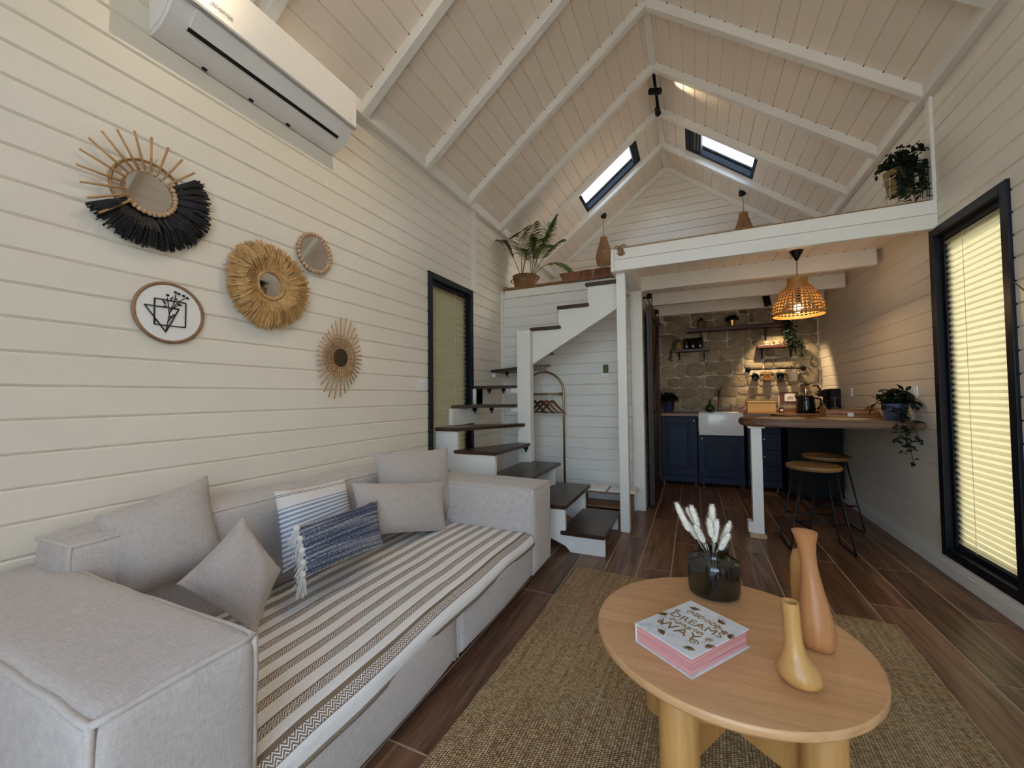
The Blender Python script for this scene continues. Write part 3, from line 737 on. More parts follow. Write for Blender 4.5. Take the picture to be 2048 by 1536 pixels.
# ------------------------------------------------------------------ cushions
def cushion(name, cs, thick, mat, label, flange=.06, seed=0, n=22, pinch=.06, extra=None):
    """cs: four corners c00 c10 c11 c01 of the middle plane"""
    c00, c10, c11, c01 = [Vector(c) for c in cs]; nrm = (c10-c00).cross(c01-c00).normalized()
    base = (c00+c10+c11+c01)/4
    def pos(u, v):
        uu = (u+1)/2; vv = (v+1)/2
        pin = lambda a: pinch*(1-a*a)
        u2 = u*(1-pin(v)*abs(u)**3); v2 = v*(1-pin(u)*abs(v)**3); uu = (u2+1)/2; vv = (v2+1)/2
        return (c00*(1-uu)+c10*uu)*(1-vv)+(c01*(1-uu)+c11*uu)*vv
    def hgt(u, v):
        a, b = min(1, abs(u)/(1-flange)), min(1, abs(v)/(1-flange))
        return thick*.5*((max(0, 1-a**2.6))**.55)*((max(0, 1-b**2.6))**.55)
    root = thing(name, label, 'cushion', base-Vector((0, 0, (c00-c01).length*.5)))
    vs = []; uv = []
    for sgn in (1, -1):
        for j in range(n+1):
            for i in range(n+1):
                u, v = -1+2*i/n, -1+2*j/n
                u = math.copysign(abs(u)**.8, u); v = math.copysign(abs(v)**.8, v)
                p = pos(u, v); h = hgt(u, v)
                w = noise.noise(Vector((u*2.2+seed, v*2.2, seed)))*.010*(1-max(abs(u), abs(v))**4)
                fl = .004 if h < 1e-6 else 0
                wob = noise.noise(Vector((u*6+seed, v*6, 3)))*.006 if max(abs(u), abs(v)) > .9 else 0
                vs.append(p+nrm*(sgn*(h+fl*.5)+w+wob)); uv.append(((u+1)/2, (v+1)/2))
    k = (n+1)*(n+1); fs = []
    for j in range(n):
        for i in range(n):
            a = j*(n+1)+i; q = (a, a+1, a+n+2, a+n+1); fs.append(q); fs.append(tuple(x+k for x in q[::-1]))
    ring = [i for i in range(n+1)]+[j*(n+1)+n for j in range(1, n+1)]+[n*(n+1)+i for i in range(n-1, -1, -1)]+[j*(n+1) for j in range(n-1, 0, -1)]
    for a, b in zip(ring, ring[1:]+ring[:1]): fs.append((b, a, a+k, b+k))
    o = build('cover', MB().add(vs, fs), mat, root, smooth=True)
    ul = o.data.uv_layers.new(name='UVMap')
    for p in o.data.polygons:
        for li in p.loop_indices: ul.data[li].uv = uv[o.data.loops[li].vertex_index]
    if flange:
        f = 1-flange*.9; pts = [pos(u, v) for u, v in [(-f+2*f*i/14, -f) for i in range(14)]+[(f, -f+2*f*i/14) for i in range(14)]+[(f-2*f*i/14, f) for i in range(14)]+[(-f, f-2*f*i/14) for i in range(14)]]
        build('seam', MB().tube([p+nrm*.003 for p in pts], .0026, 5, closed=True), SEAMC, root, smooth=True)
    return root, pos, nrm
def plane_pts(px, p0, lean, yaw=0):
    """corner pixels on a plane standing at p0, leaning back by `lean`, turned by `yaw` about z (0 = facing +x)"""
    n = Vector((math.cos(lean)*math.cos(yaw), math.cos(lean)*math.sin(yaw), math.sin(lean)))
    return [atp(q[0], q[1], Vector(p0), n) for q in px]
CUS = fabric('taupe_linen_cushion', (.50, .455, .425), .15, 260)
# corner order: lower-left, lower-right, upper-right, upper-left as seen from the room
cushion('cushion', plane_pts([(242, 1205), (452, 1128), (415, 950), (187, 1035)], (-1.60, 1.0, .31), .38, -.10), .15, CUS, 'large taupe linen cushion leaning in the sofa corner behind a smaller one', .05, 1)
cushion('cushion', plane_pts([(512, 1268), (562, 1140), (486, 1033), (352, 1168)], (-1.36, .90, .30), .62, -.25), .13, CUS, 'small taupe linen cushion standing on its corner beside the sofa arm', .05, 5)
def stripes_mat():
    m = N('blue_striped_cotton'); tc = m.n('ShaderNodeTexCoord'); sp = m.n('ShaderNodeSeparateXYZ'); m.l(tc.outputs['UV'], sp.inputs[0]); v = sp.outputs[1]
    nz = m.noise(m.coords((300, 300, 300)), 1, 2)
    s = m.math('LESS_THAN', m.math('FRACT', m.math('MULTIPLY', v, 17.5)), .5); s = m.math('MULTIPLY', s, m.math('LESS_THAN', v, .76))
    thin = m.math('MULTIPLY', m.math('GREATER_THAN', v, .90), m.math('LESS_THAN', v, .945)); thin = m.math('MULTIPLY', thin, m.math('LESS_THAN', m.math('FRACT', m.math('MULTIPLY', v, 44)), .35))
    white = m.ramp(nz, [(.3, (.66, .63, .61)), (.7, (.80, .77, .75))]); blue = m.ramp(nz, [(.3, (.16, .24, .40)), (.7, (.30, .40, .56))])
    c = m.mix(s, white, blue); m.color(m.mix(thin, c, (.03, .04, .08))); m.val(m.b, Roughness=.95); m.bump(nz, .4, .003); return m.m
cushion('cushion', plane_pts([(566, 1152), (708, 1062), (690, 957), (548, 983)], (-1.55, 1.42, .31), .36, .05), .13, stripes_mat(), 'white cushion with pale blue stripes propped against the sofa back', 0, 9)
def navy_mat():
    m = N('navy_woven_rag'); tc = m.n('ShaderNodeTexCoord'); mp = m.n('ShaderNodeMapping'); m.l(tc.outputs['UV'], mp.inputs[0]); mp.inputs['Scale'].default_value = (46, 60, 1)
    mp2 = m.n('ShaderNodeMapping'); m.l(tc.outputs['UV'], mp2.inputs[0]); mp2.inputs['Scale'].default_value = (.9, 17, 1)
    f = m.noise(mp.outputs[0], 1, 3, .7); g = m.noise(mp2.outputs[0], 1, 2, .5)
    ff = m.math('ADD', m.math('MULTIPLY', f, .6), m.math('MULTIPLY', g, .55))
    m.color(m.ramp(ff, [(.44, (.72, .71, .68)), (.52, (.42, .45, .52)), (.58, (.11, .145, .25)), (.70, (.04, .055, .115))])); m.val(m.b, Roughness=.95); m.bump(m.math('ADD', f, g), 1.0, .012); return m.m
nc, npos, nn = cushion('cushion', plane_pts([(603, 1160), (766, 1090), (755, 1000), (590, 1053)], (-1.32, 1.48, .31), .55, .10), .10, navy_mat(), 'navy and white woven lumbar cushion with white tassels in front of the striped one', .03, 13)
mb = MB(); TAS = fabric('white_tassel', (.78, .77, .74), .1, 300)
for vv in (-.85, -.45, 0, .45, .88):
    p = npos(-1.0, vv)
    for k in range(26):
        a = rnd.random()*6.28; d = Vector((rnd.gauss(0, .012), rnd.gauss(-.012, .010), -.035-rnd.random()*.045))
        mb.tube([p+nn*.006, p+d*.45+nn*.014+Vector((rnd.gauss(0, .006), rnd.gauss(0, .006), 0)), p+d+nn*.006], .0018, 4)
    mb.sphere(p+nn*.01+Vector((0, -.004, 0)), .013, 8, 6)
build('tassels', mb, TAS, nc, kind='stuff')
cushion('cushion', plane_pts([(712, 1074), (893, 1062), (888, 962), (703, 966)], (-1.49, 1.80, .31), .22, -.19), .13, CUS, 'rectangular taupe linen cushion standing in front of a square one', .045, 17)
cushion('cushion', plane_pts([(762, 1035), (905, 1030), (896, 895), (746, 905)], (-1.60, 2.03, .31), .06, -.26), .13, CUS, 'square taupe linen cushion at the stair end of the sofa back', .045, 23)

# ------------------------------------------------------------------ jute rug
def rug_mat():
    m = N('jute_weave'); tc = m.n('ShaderNodeTexCoord'); sp = m.n('ShaderNodeSeparateXYZ'); m.l(tc.outputs['Object'], sp.inputs[0])
    x, y = sp.outputs[0], sp.outputs[1]
    cell = m.n('ShaderNodeCombineXYZ'); S = .0100
    cx = m.math('FLOOR', m.math('DIVIDE', x, S)); row = m.math('ADD', m.math('DIVIDE', y, .0070), m.math('MULTIPLY', m.math('FRACT', m.math('MULTIPLY', cx, .5)), 1.0)); cy = m.math('FLOOR', row)
    m.l(cx, cell.inputs[0]); m.l(cy, cell.inputs[1]); wn = m.n('ShaderNodeTexWhiteNoise'); m.l(cell.outputs[0], wn.inputs['Vector'])
    fx = m.math('ABSOLUTE', m.math('SUBTRACT', m.math('FRACT', m.math('DIVIDE', x, S)), .5)); fy = m.math('ABSOLUTE', m.math('SUBTRACT', m.math('FRACT', row), .5))
    h = m.math('SUBTRACT', 1.0, m.math('ADD', m.math('MULTIPLY', m.math('MULTIPLY', fx, fx), 2.6), m.math('MULTIPLY', m.math('MULTIPLY', fy, fy), 2.9)))
    streak = m.noise(m.coords((60, 1.3, 1)), 1, 4, .6); fib = m.noise(m.coords((500, 120, 1)), 1, 2)
    t = m.math('ADD', m.math('ADD', m.math('MULTIPLY', wn.outputs['Value'], .26), m.math('MULTIPLY', streak, .56)), m.math('MULTIPLY', fib, .18))
    c = m.ramp(t, [(.26, (.29, .17, .078)), (.42, (.54, .355, .175)), (.56, (.72, .51, .285)), (.72, (.86, .67, .43))])
    m.color(m.mix(m.math('LESS_THAN', h, .30), c, (.15, .09, .05))); m.val(m.b, Roughness=.95); m.b.inputs['Specular IOR Level'].default_value = .1
    m.bump(m.math('ADD', h, m.math('MULTIPLY', fib, .3)), 1.0, .007); return m.m
nx, ny = 40, 64; vs = []; RW, RL = 1.585, 2.3; ra = math.atan(.04)
for j in range(ny+1):
    for i in range(nx+1):
        x = -RW/2+RW*i/nx; y = -RL/2+RL*j/ny
        ex = .006*noise.noise(Vector((y*14, 1, 0))) if i in (0, nx) else 0; ey = .006*noise.noise(Vector((x*14, 5, 0))) if j in (0, ny) else 0
        vs.append((x+ex, y+ey, .011+.0018*noise.noise(Vector((x*5, y*5, 0)))-(.006 if i in (0, nx) or j in (0, ny) else 0)))
mb = MB().add(vs, [(j*(nx+1)+i, j*(nx+1)+i+1, (j+1)*(nx+1)+i+1, (j+1)*(nx+1)+i) for j in range(ny) for i in range(nx)])
k = nx+1; ring = [i for i in range(nx+1)]+[j*k+nx for j in range(1, ny+1)]+[ny*k+i for i in range(nx-1, -1, -1)]+[j*k for j in range(ny-1, 0, -1)]
b0 = len(mb.v); mb.v += [(mb.v[i][0], mb.v[i][1], 0) for i in ring]; nR = len(ring)
for a in range(nR): mb.f.append((ring[(a+1) % nR], ring[a], b0+a, b0+(a+1) % nR)); mb.mi.append(0)
rg = build('rug', mb, rug_mat(), smooth=True, autos=40); tag(rg, 'woven brown jute rug under the round coffee table', 'rug')
rg.location = (.075-.04*1.15, 2.585-1.15, .0015); rg.rotation_euler = (0, 0, -ra)
# ------------------------------------------------------------------ coffee table and what stands on it
BEECH = wood('honey_beech', (.52, .28, .12), (.64, .365, .17), (.72, .445, .23), (3, 34, 34), .38, 1, 0)
BEECHL = wood('honey_beech_leg', (.44, .215, .06), (.56, .295, .09), (.62, .35, .12), (34, 34, 3), .38, 1, 5)
TC = Vector((.066, 1.402, 0)); TZ = .40
ct = thing('coffee_table', 'round honey wood coffee table with fat cylinder legs on the jute rug', 'coffee table', TC)
mb = MB(); R = .373; pf = [(R-.035, TZ-.033), (R-.008, TZ-.027), (R-.001, TZ-.019), (R, TZ-.006), (R-.0015, TZ-.002), (R-.004, TZ)]
mb.lathe(pf, (TC.x, TC.y, 0), 96); tt = build('tabletop', mb, BEECH, ct, smooth=True, autos=35)
LEGS = [(-.055, 1.17), (.268, 1.225), (.19, 1.60), (-.13, 1.55)]
for x, y in LEGS:
    build('leg', MB().lathe([(.047, .013), (.050, .016), (.050, TZ-.036), (.049, TZ-.034)], (x, y, 0), 32), BEECHL, ct, smooth=True, autos=40)
for (a, b), h in (((0, 2), .0), ((1, 3), .0)):
    p, q = Vector((*LEGS[a], 0)), Vector((*LEGS[b], 0)); d = (q-p).normalized(); s = d.cross(Vector((0, 0, 1)))*.011
    z0, z1 = (.14, .23) if a == 0 else (.145, .235)
    mb = MB(); p2, q2 = p+d*.04, q-d*.04
    mb.prism([p2-s+Vector((0, 0, z0)), q2-s+Vector((0, 0, z0)), q2-s+Vector((0, 0, z1)), p2-s+Vector((0, 0, z1))], s.normalized(), .022); build('cross_rail', mb, BEECHL, ct)
for (a, b), (z0, z1) in (((0, 3), (.25, .365)), ((3, 2), (.25, .365)), ((2, 1), (.25, .365))):
    p, q = Vector((*LEGS[a], 0)), Vector((*LEGS[b], 0)); d = (q-p).normalized(); s = d.cross(Vector((0, 0, 1)))*.009; p2, q2 = p+d*.045, q-d*.045
    build('apron', MB().prism([p2-s+Vector((0, 0, z0)), q2-s+Vector((0, 0, z0)), q2-s+Vector((0, 0, z1)), p2-s+Vector((0, 0, z1))], s.normalized(), .018), BEECHL, ct)
build('lower_shelf', MB().prism([(-.04, 1.22, .235), (.26, 1.27, .235), (.18, 1.55, .235), (-.11, 1.50, .235)], (0, 0, 1), .018), BEECHL, ct)

# book
BKM = Matrix.Translation((-.0215, 1.293, TZ)) @ Matrix.Rotation(math.atan2(-.109, .151), 4, 'Z')   # x = reading direction, y = towards top edge
def marble():
    m = N('marble_print'); v = m.coords(); f = m.noise(v, 22, 6, .6, 1.6); g = m.noise(v, 9, 3)
    m.color(m.ramp(m.math('ADD', m.math('MULTIPLY', f, .7), m.math('MULTIPLY', g, .3)), [(.32, (.34, .38, .44)), (.44, (.66, .70, .72)), (.6, (.74, .77, .77))])); m.val(m.b, Roughness=.35); return m.m
def pages():
    m = N('pink_pages'); v = m.coords((3, 3, 420)); f = m.noise(v, 1, 3, .6); m.color(m.ramp(f, [(.35, (.50, .20, .20)), (.6, (.74, .38, .37)), (.8, (.85, .55, .53))])); m.val(m.b, Roughness=.7); return m.m
bk = thing('book', 'thick pink-edged keepsake book with marble cover and gold lettering on coffee table', 'book', BKM.translation)
w, h = .094, .127; MARB = marble()
cov = build('cover', MB().bbox(-w, w, -h, h, .050, .0535, .0008).bbox(-w, w, -h, h, .0005, .004, .0008).bbox(-w, -w+.003, -h, h, .002, .052, .0008).xform(BKM), MARB, bk)
build('page_block', MB().box(-w+.003, w-.006, -h+.005, h-.005, .004, .050).xform(BKM), pages(), bk)
GOLD = plain('gold_foil', (.36, .22, .11), .32, .75, .15)
def T(x, y, rot=0): return BKM @ Matrix.Translation((x, y, .0537)) @ Matrix.Rotation(rot, 4, 'Z')
text('lettering', 'DREAMS', .042, T(.002, .018, .12), GOLD, cov); text('lettering', 'WAY', .052, T(-.006, -.050, .12), GOLD, cov); 
mb = MB()
def curl(cx, cy, r, turns, a0, s=1):
    pts = []
    for i in range(19):
        t = i/18; a = a0+s*turns*2*math.pi*t; rr = r*(1-t*.85); pts.append(BKM @ Vector((cx+rr*math.cos(a), cy+rr*math.sin(a), .0538)))
    mb.tube(pts, [.0020-.001*i/18 for i in range(19)], 5)
def petal(cx, cy, a, L, wd): 
    P = [BKM @ Vector((cx+L*t*math.cos(a)-wd*s*math.sin(a), cy+L*t*math.sin(a)+wd*s*math.cos(a), .0541)) for t, s in ((0, 0), (.5, .5), (1, .25), (1.05, 0), (1, -.25), (.5, -.5))]
    mb.add(P, [(0, 1, 2, 3, 4, 5)])
for x, y in ((-.045, .062), (-.028, .066), (-.010, .064), (.008, .060), (.027, .058), (.044, .054)): curl(x, y, .011, 1.2, rnd.random()*6, rnd.choice((-1, 1)))
for x in (-.05, -.032, -.014, .004, .022, .04): curl(x, -.016-x*-.1, .009, 1.1, rnd.random()*6, rnd.choice((-1, 1)))
for cx, cy, r, a in ((.052, -.062, .013, 0), (-.058, -.058, .010, 2), (-.072, .034, .008, 1), (.070, .052, .009, 3), (.070, -.022, .010, 1)): curl(cx, cy, r, 1.6, a)
for cx, cy, a0 in ((-.076, -.022, 2.6), (-.02, -.088, 4.3), (.06, -.088, 5.2), (.080, .044, .3), (-.05, .082, 2.0), (.03, .082, 1.2), (.078, -.04, -.3)):
    for k in range(5): petal(cx, cy, a0+(k-2)*.42, .020, .007)
for k in range(26): 
    a = rnd.random()*6.28; petal(.074*math.cos(a), .086*math.sin(a), rnd.random()*6, .004, .003)
build('ornament', mb, GOLD, cov, kind='stuff')

# smoked glass vase with dried bunny-tail grass
VB = Vector((.052, 1.662, TZ)); SMOKE = thinglass('smoked_glass', (.50, .565, .60), .055, .0, .22)
vz = thing('glass_vase', 'squat smoky glass bottle vase on the coffee table', 'vase', VB)
out = [(.072, .001), (.083, .006), (.086, .016), (.0865, .108), (.084, .119), (.076, .126), (.060, .131), (.053, .136), (.0515, .142), (.0515, .162), (.053, .165)]
inn = [(.050, .165), (.048, .160), (.048, .141), (.050, .133), (.060, .127), (.074, .122), (.080, .115), (.0825, .104), (.0825, .020), (.078, .012), (.02, .010)]
build('body', MB().lathe(out+inn, VB, 48), SMOKE, vz, smooth=True)
FLUFF = plain('cream_fluff', (.88, .84, .76), .95, 0, .05, 60); STALK = plain('pale_stalk', (.62, .58, .46), .8)
heads = [((1352, 1006), (1378, 1062)), ((1382, 1012), (1396, 1052)), ((1374, 1017), (1398, 1055)), ((1390, 1050), (1408, 1085)), ((1424, 1010), (1424, 1046)), ((1418, 1036), (1424, 1075)), ((1434, 1040), (1428, 1085)), ((1460, 1045), (1444, 1084)), ((1458, 1066), (1440, 1100)), ((1370, 1040), (1396, 1078))]
for i, (tp, bs) in enumerate(heads):
    yy = 1.662+((i*37) % 5-2)*.010
    A = at(bs[0], bs[1], y=yy); B = at(tp[0], tp[1], y=yy); root = VB+Vector((rnd.uniform(-.006, .006), rnd.uniform(-.006, .006), .014))
    g = thing('bunny_tail_grass', 'cream dried bunny tail grass stem in the smoky vase', 'dried grass', root, 'dried grass stems in the vase')
    d = (B-A); L = d.length; ng = (A-root)
    neck = VB+Vector(((A.x-VB.x)*.45, (A.y-VB.y)*.5, .15)); nk = Vector((neck.x-VB.x, neck.y-VB.y, 0))
    if nk.length > .030: neck = VB+nk*(.030/nk.length)+Vector((0, 0, .15))
    build('stem', MB().tube([root, root.lerp(neck, .5)+Vector((0, 0, .01)), neck, neck.lerp(A, .6)+Vector((.004, 0, .004)), A, A.lerp(B, .9)], .0014, 5), STALK, g, smooth=True)
    mb = MB(); u = d.normalized(); s = u.orthogonal().normalized(); t = u.cross(s)
    core = [(.004, 0), (.0090, .08), (.0100, .3), (.0100, .7), (.0078, .92), (.003, 1)]
    mb.tube([A+d*k for r, k in core], [r for r, k in core], 8)
    for q in range(520):
        k = rnd.random(); r = .0095*min(1, 3.2*min(k+.1, 1.08-k)); a = rnd.random()*6.283
        o = s*math.cos(a)+t*math.sin(a); p = A+d*k+o*r; e = p+o*rnd.uniform(.004, .010)+u*rnd.uniform(.0, .008)
        w_ = u.cross(o)*.0013; mb.add([p-w_, p+w_, e], [(0, 1, 2)])
    build('seed_head', mb, FLUFF, g, kind='stuff')

# turned wood vases
def lathe_thing(name, label, base, prof, mat, lean=Vector((0, 0, 0)), n=40, hole=None, dark=None, cat='vase', asym=None):
    t = thing(name, label, cat, base); mb = MB(); mb.lathe(prof, base, n)
    H = prof[-1][1]
    mb.v = [(v[0]+lean.x*((v[2]-base.z)/H)**1.5+(asym.x*max(0, 1-(v[2]-base.z)/H/.45) if asym else 0), v[1]+lean.y*((v[2]-base.z)/H)**1.5, v[2]) for v in mb.v]
    b = build('body', mb, mat, t, smooth=True, autos=50)
    return t
VW1 = wood('turned_beech', (.48, .25, .075), (.59, .325, .105), (.64, .38, .14), (30, 30, 2.2), .34, 1, 8)
VW2 = wood('turned_cherry', (.40, .165, .06), (.50, .225, .085), (.57, .28, .12), (26, 26, 2.0), .36, 1, 3)
sv = Vector((.218, 1.232, TZ))
lathe_thing('wooden_vase', 'short turned beech vase with onion base and tube neck on coffee table', sv,
    [(.024, .0), (.040, .004), (.048, .016), (.049, .030), (.043, .045), (.033, .060), (.025, .078), (.0205, .10), (.019, .14), (.0195, .192), (.0195, .196), (.0165, .196), (.015, .185), (.014, .16)], VW1, Vector((-.006, 0, 0)), asym=Vector((.012, 0, 0)))
tv = Vector((.305, 1.425, TZ))
lathe_thing('wooden_vase', 'tall turned cherry vase with flared flat top behind the short one', tv,
    [(.030, 0), (.040, .004), (.046, .022), (.047, .045), (.044, .075), (.037, .115), (.029, .16), (.023, .20), (.020, .235), (.0205, .26), (.024, .29), (.031, .318), (.0315, .322), (.029, .323)], VW2, Vector((-.022, 0, 0)))
bv = Vector((.318, 1.53, TZ))
lathe_thing('wooden_vase', 'plain tapering beech bottle vase half hidden behind the tall flared one', bv,
    [(.032, 0), (.042, .004), (.047, .03), (.047, .06), (.044, .11), (.037, .16), (.028, .205), (.016, .232), (.004, .236)], VW1, Vector((-.030, 0, 0)))

# ------------------------------------------------------------------ air conditioner on the left wall
PVC = plain('white_plastic', (.80, .80, .80), .28, 0, .02)
ac = thing('air_conditioner', 'white wall mounted split air conditioner high on the board wall', 'air conditioner', (XL, 1.305, 2.6))
y0, y1 = .852, 1.772
pr_ = [(0, 2.606), (.03, 2.606), (.085, 2.622), (.125, 2.650), (.158, 2.692), (.178, 2.725), (.182, 2.76), (.172, 2.93), (0, 2.93)]
mb = MB()
inset = [(y0, .0), (y0+.012, 0), (y1-.012, 0), (y1, 0)]
mb.prism([(XL+d, y0, z) for d, z in pr_], (0, 1, 0), y1-y0); bm = bmesh.new(); vv = [bm.verts.new(v) for v in mb.v]; [bm.faces.new([vv[i] for i in f]) for f in mb.f]
bmesh.ops.recalc_face_normals(bm, faces=bm.faces); bmesh.ops.bevel(bm, geom=[e for e in bm.edges if abs(e.verts[0].co.y-e.verts[1].co.y) < .01], offset=.010, segments=3, affect='EDGES')
build('housing', MB().frombm(bm), PVC, ac, smooth=True, autos=40)
pan = build('front_panel', MB().prism([(XL+.186, y0+.002, 2.722), (XL+.196, y0+.002, 2.728), (XL+.194, y0+.002, 2.926), (XL+.174, y0+.002, 2.934), (XL+.170, y0+.002, 2.93)], (0, 1, 0), y1-y0-.004), PVC, ac)
build('panel_lip', MB().bbox(XL+.176, XL+.200, y0, y1, 2.712, 2.724, .004), plain('grey_plastic', (.42, .42, .43), .3), ac)
ya_, yb_ = y0+.085, y1-.075
def on(d0, z0, d1, z1, ya, yb, th):   # thin strip laid on the lower front curve
    a, b = Vector((XL+d0, 0, z0)), Vector((XL+d1, 0, z1)); n = Vector((b.z-a.z, 0, -(b.x-a.x))).normalized()
    P = [a, b, b+n*th, a+n*th]; return MB().prism([(p.x, ya, p.z) for p in P], (0, 1, 0), yb-ya)
build('louvre_flap', on(.128, 2.6525, .177, 2.722, ya_, yb_, .006), PVC, ac)
build('air_slot', on(.116, 2.641, .128, 2.652, ya_-.004, yb_+.004, .0035), plain('slot_black', (.006, .006, .007), .6), ac)
text('lettering', 'INVERTER', .020, Matrix(((0, 0, 1, XL+.2005), (1, 0, 0, y0+.17), (0, 1, 0, 2.766), (0, 0, 0, 1))), plain('grey_print', (.35, .35, .36), .5), ac)
text('lettering', 'ion', .012, Matrix(((0, 0, 1, XL+.2005), (1, 0, 0, y1-.05), (0, 1, 0, 2.745), (0, 0, 0, 1))), plain('grey_print', (.35, .35, .36), .5), ac)
for y in (y0+.19, y0+.40, y0+.60): build('clip', MB().bbox(XL+.012, XL+.024, y, y+.02, 2.598, 2.607, .002), M_BLACK, ac)

# ------------------------------------------------------------------ wall decorations on the left wall  (u -> +y, v -> +z, outwards +x)
def WP(y, z, d=.0): return Vector((XL+d, y, z))
EY, EZ = Vector((0, 1, 0)), Vector((0, 0, 1))
MIRROR = N('mirror_silver'); MIRROR.color((.86, .86, .85)); MIRROR.val(MIRROR.b, Metallic=1.0, Roughness=.03); MIRROR = MIRROR.m
RATTAN = wood('rattan_stick', (.36, .19, .075), (.50, .29, .13), (.58, .37, .18), (40, 40, 40), .55)
BEAD = wood('pale_wood_bead', (.42, .26, .14), (.54, .36, .21), (.60, .42, .27), (25, 25, 25), .55)
def disc(name, c, r, d0, d1, mat, parent, n=48):
    mb = MB(); P = [WP(c[0]+r*math.cos(2*math.pi*i/n), c[1]+r*math.sin(2*math.pi*i/n), d0) for i in range(n)]; mb.prism(P, (1, 0, 0), d1-d0); return build(name, mb, mat, parent)
def sphere_mesh(r, mat):
    o = build('bead', MB().sphere((0, 0, 0), r, 10, 7), mat, smooth=True); me = o.data; bpy.data.objects.remove(o); return me
# 1 eye-shaped mirror: stick rays above, black raffia fringe below
c = (.858, 1.948); mi = thing('wall_mirror', 'round wall mirror with rattan rays above and black raffia fringe below', 'mirror', WP(c[0], c[1]))
disc('mirror_glass', c, .077, .022, .027, MIRROR, mi); disc('backing', c, .082, .004, .022, RATTAN, mi)
for rr, dd in ((.122, .020), (.117, .026), (.121, .031)):
    build('hoop', MB().tube(arc(WP(c[0], c[1], dd), rr, math.radians(25), math.radians(228), 40, EY, EZ), .0032, 6), RATTAN, mi, smooth=True)
tips = [(1.007, 2.1), (.961, 2.134), (.911, 2.157), (.854, 2.166), (.8, 2.16), (.749, 2.134), (.706, 2.103), (.672, 2.057), (.65, 2.004), (.643, 1.945), (.653, 1.889), (.673, 1.841), (.704, 1.799)]
for y, z in tips:
    v = Vector((0, y-c[0], z-c[1])); L = v.length; v.normalize()
    build('ray', MB().tube([WP(*c, .038)+v*.080, WP(*c, .042)+v*L*1.0], .0042, 7), RATTAN, mi, smooth=True)
bme = sphere_mesh(.0096, BEAD)
for k in range(17):
    a = math.radians(40-k*175/16); place('bead', bme, WP(c[0]+.086*math.cos(a), c[1]+.086*math.sin(a), .032), mi)
RAF_B = plain('black_raffia', (.010, .011, .016), .55, 0, .5, 20, 0, .35)
mb = MB()
for k in range(520):
    a = math.radians(38-rnd.random()*184); r0 = .075+rnd.random()*.02; r1 = rnd.uniform(.195, .228); d = rnd.uniform(.012, .042)
    v = EY*math.cos(a)+EZ*math.sin(a); s = EY*-math.sin(a)+EZ*math.cos(a); wd = rnd.uniform(.003, .007); da = rnd.uniform(-.10, .10)
    p0, p1, p2 = WP(*c, .02)+v*r0, WP(*c, d+.010)+v*(r0+r1)*.5+s*da*.04, WP(*c, d)+v*r1+s*da*.1
    for q in (1,): mb.add([p0-s*wd*.3, p0+s*wd*.3, p1+s*wd*.5, p1-s*wd*.5, p2+s*wd*.6, p2-s*wd*.6], [(0, 1, 2, 3), (3, 2, 4, 5)])
build('raffia_fringe', mb, RAF_B, mi, kind='stuff')
# 2 natural raffia mirror
c = (1.36, 1.70); mi = thing('wall_mirror', 'round wall mirror with wide golden raffia border', 'mirror', WP(*c))
disc('mirror_glass', c, .064, .030, .034, MIRROR, mi); disc('backing', c, .12, .004, .012, RATTAN, mi)
RAF_N = wood('golden_raffia', (.34, .185, .062), (.58, .36, .14), (.72, .50, .24), (60, 60, 60), .7); mb = MB()
for k in range(1500):
    a = rnd.random()*6.2832; r0 = .066+rnd.random()*.012; r1 = rnd.uniform(.185, .222)*(1+.03*math.sin(a*3+1)); d = rnd.uniform(.012, .050)
    v = EY*math.cos(a)+EZ*math.sin(a); s = EY*-math.sin(a)+EZ*math.cos(a); wd = rnd.uniform(.0018, .0044); da = rnd.gauss(0, .16)
    p0, p1, p2 = WP(*c, .034)+v*r0, WP(*c, d+.018)+v*(r0*.5+r1*.5)+s*da*.05, WP(*c, d)+v*r1+s*da*.14-EZ*.004
    mb.add([p0-s*wd, p0+s*wd, p1+s*wd, p1-s*wd, p2+s*wd*.6, p2-s*wd*.6], [(0, 1, 2, 3), (3, 2, 4, 5)])
build('raffia_fringe', mb, RAF_N, mi, kind='stuff')
mb = MB()
for q in range(3):
    pts = []
    for i in range(140):
        a = 2*math.pi*i/140; t = a*16+q*2.094; pts.append(WP(c[0], c[1], .040+.005*math.sin(t))+(EY*math.cos(a)+EZ*math.sin(a))*(.069+.005*math.cos(t)))
    mb.tube(pts, .0042, 5, closed=True)
build('braided_rim', mb, RAF_N, mi, smooth=True)
# 3 small bead mirror
c = (1.635, 1.955); mi = thing('wall_mirror', 'small round wall mirror framed by a ring of wooden beads', 'mirror', WP(*c))
disc('mirror_glass', c, .102, .016, .020, MIRROR, mi); disc('backing', c, .106, .002, .016, M_DOT, mi)
bme = sphere_mesh(.0122, BEAD)
for k in range(30):
    a = 2*math.pi*k/30; place('bead', bme, WP(c[0]+.106*math.cos(a), c[1]+.106*math.sin(a), .020), mi)
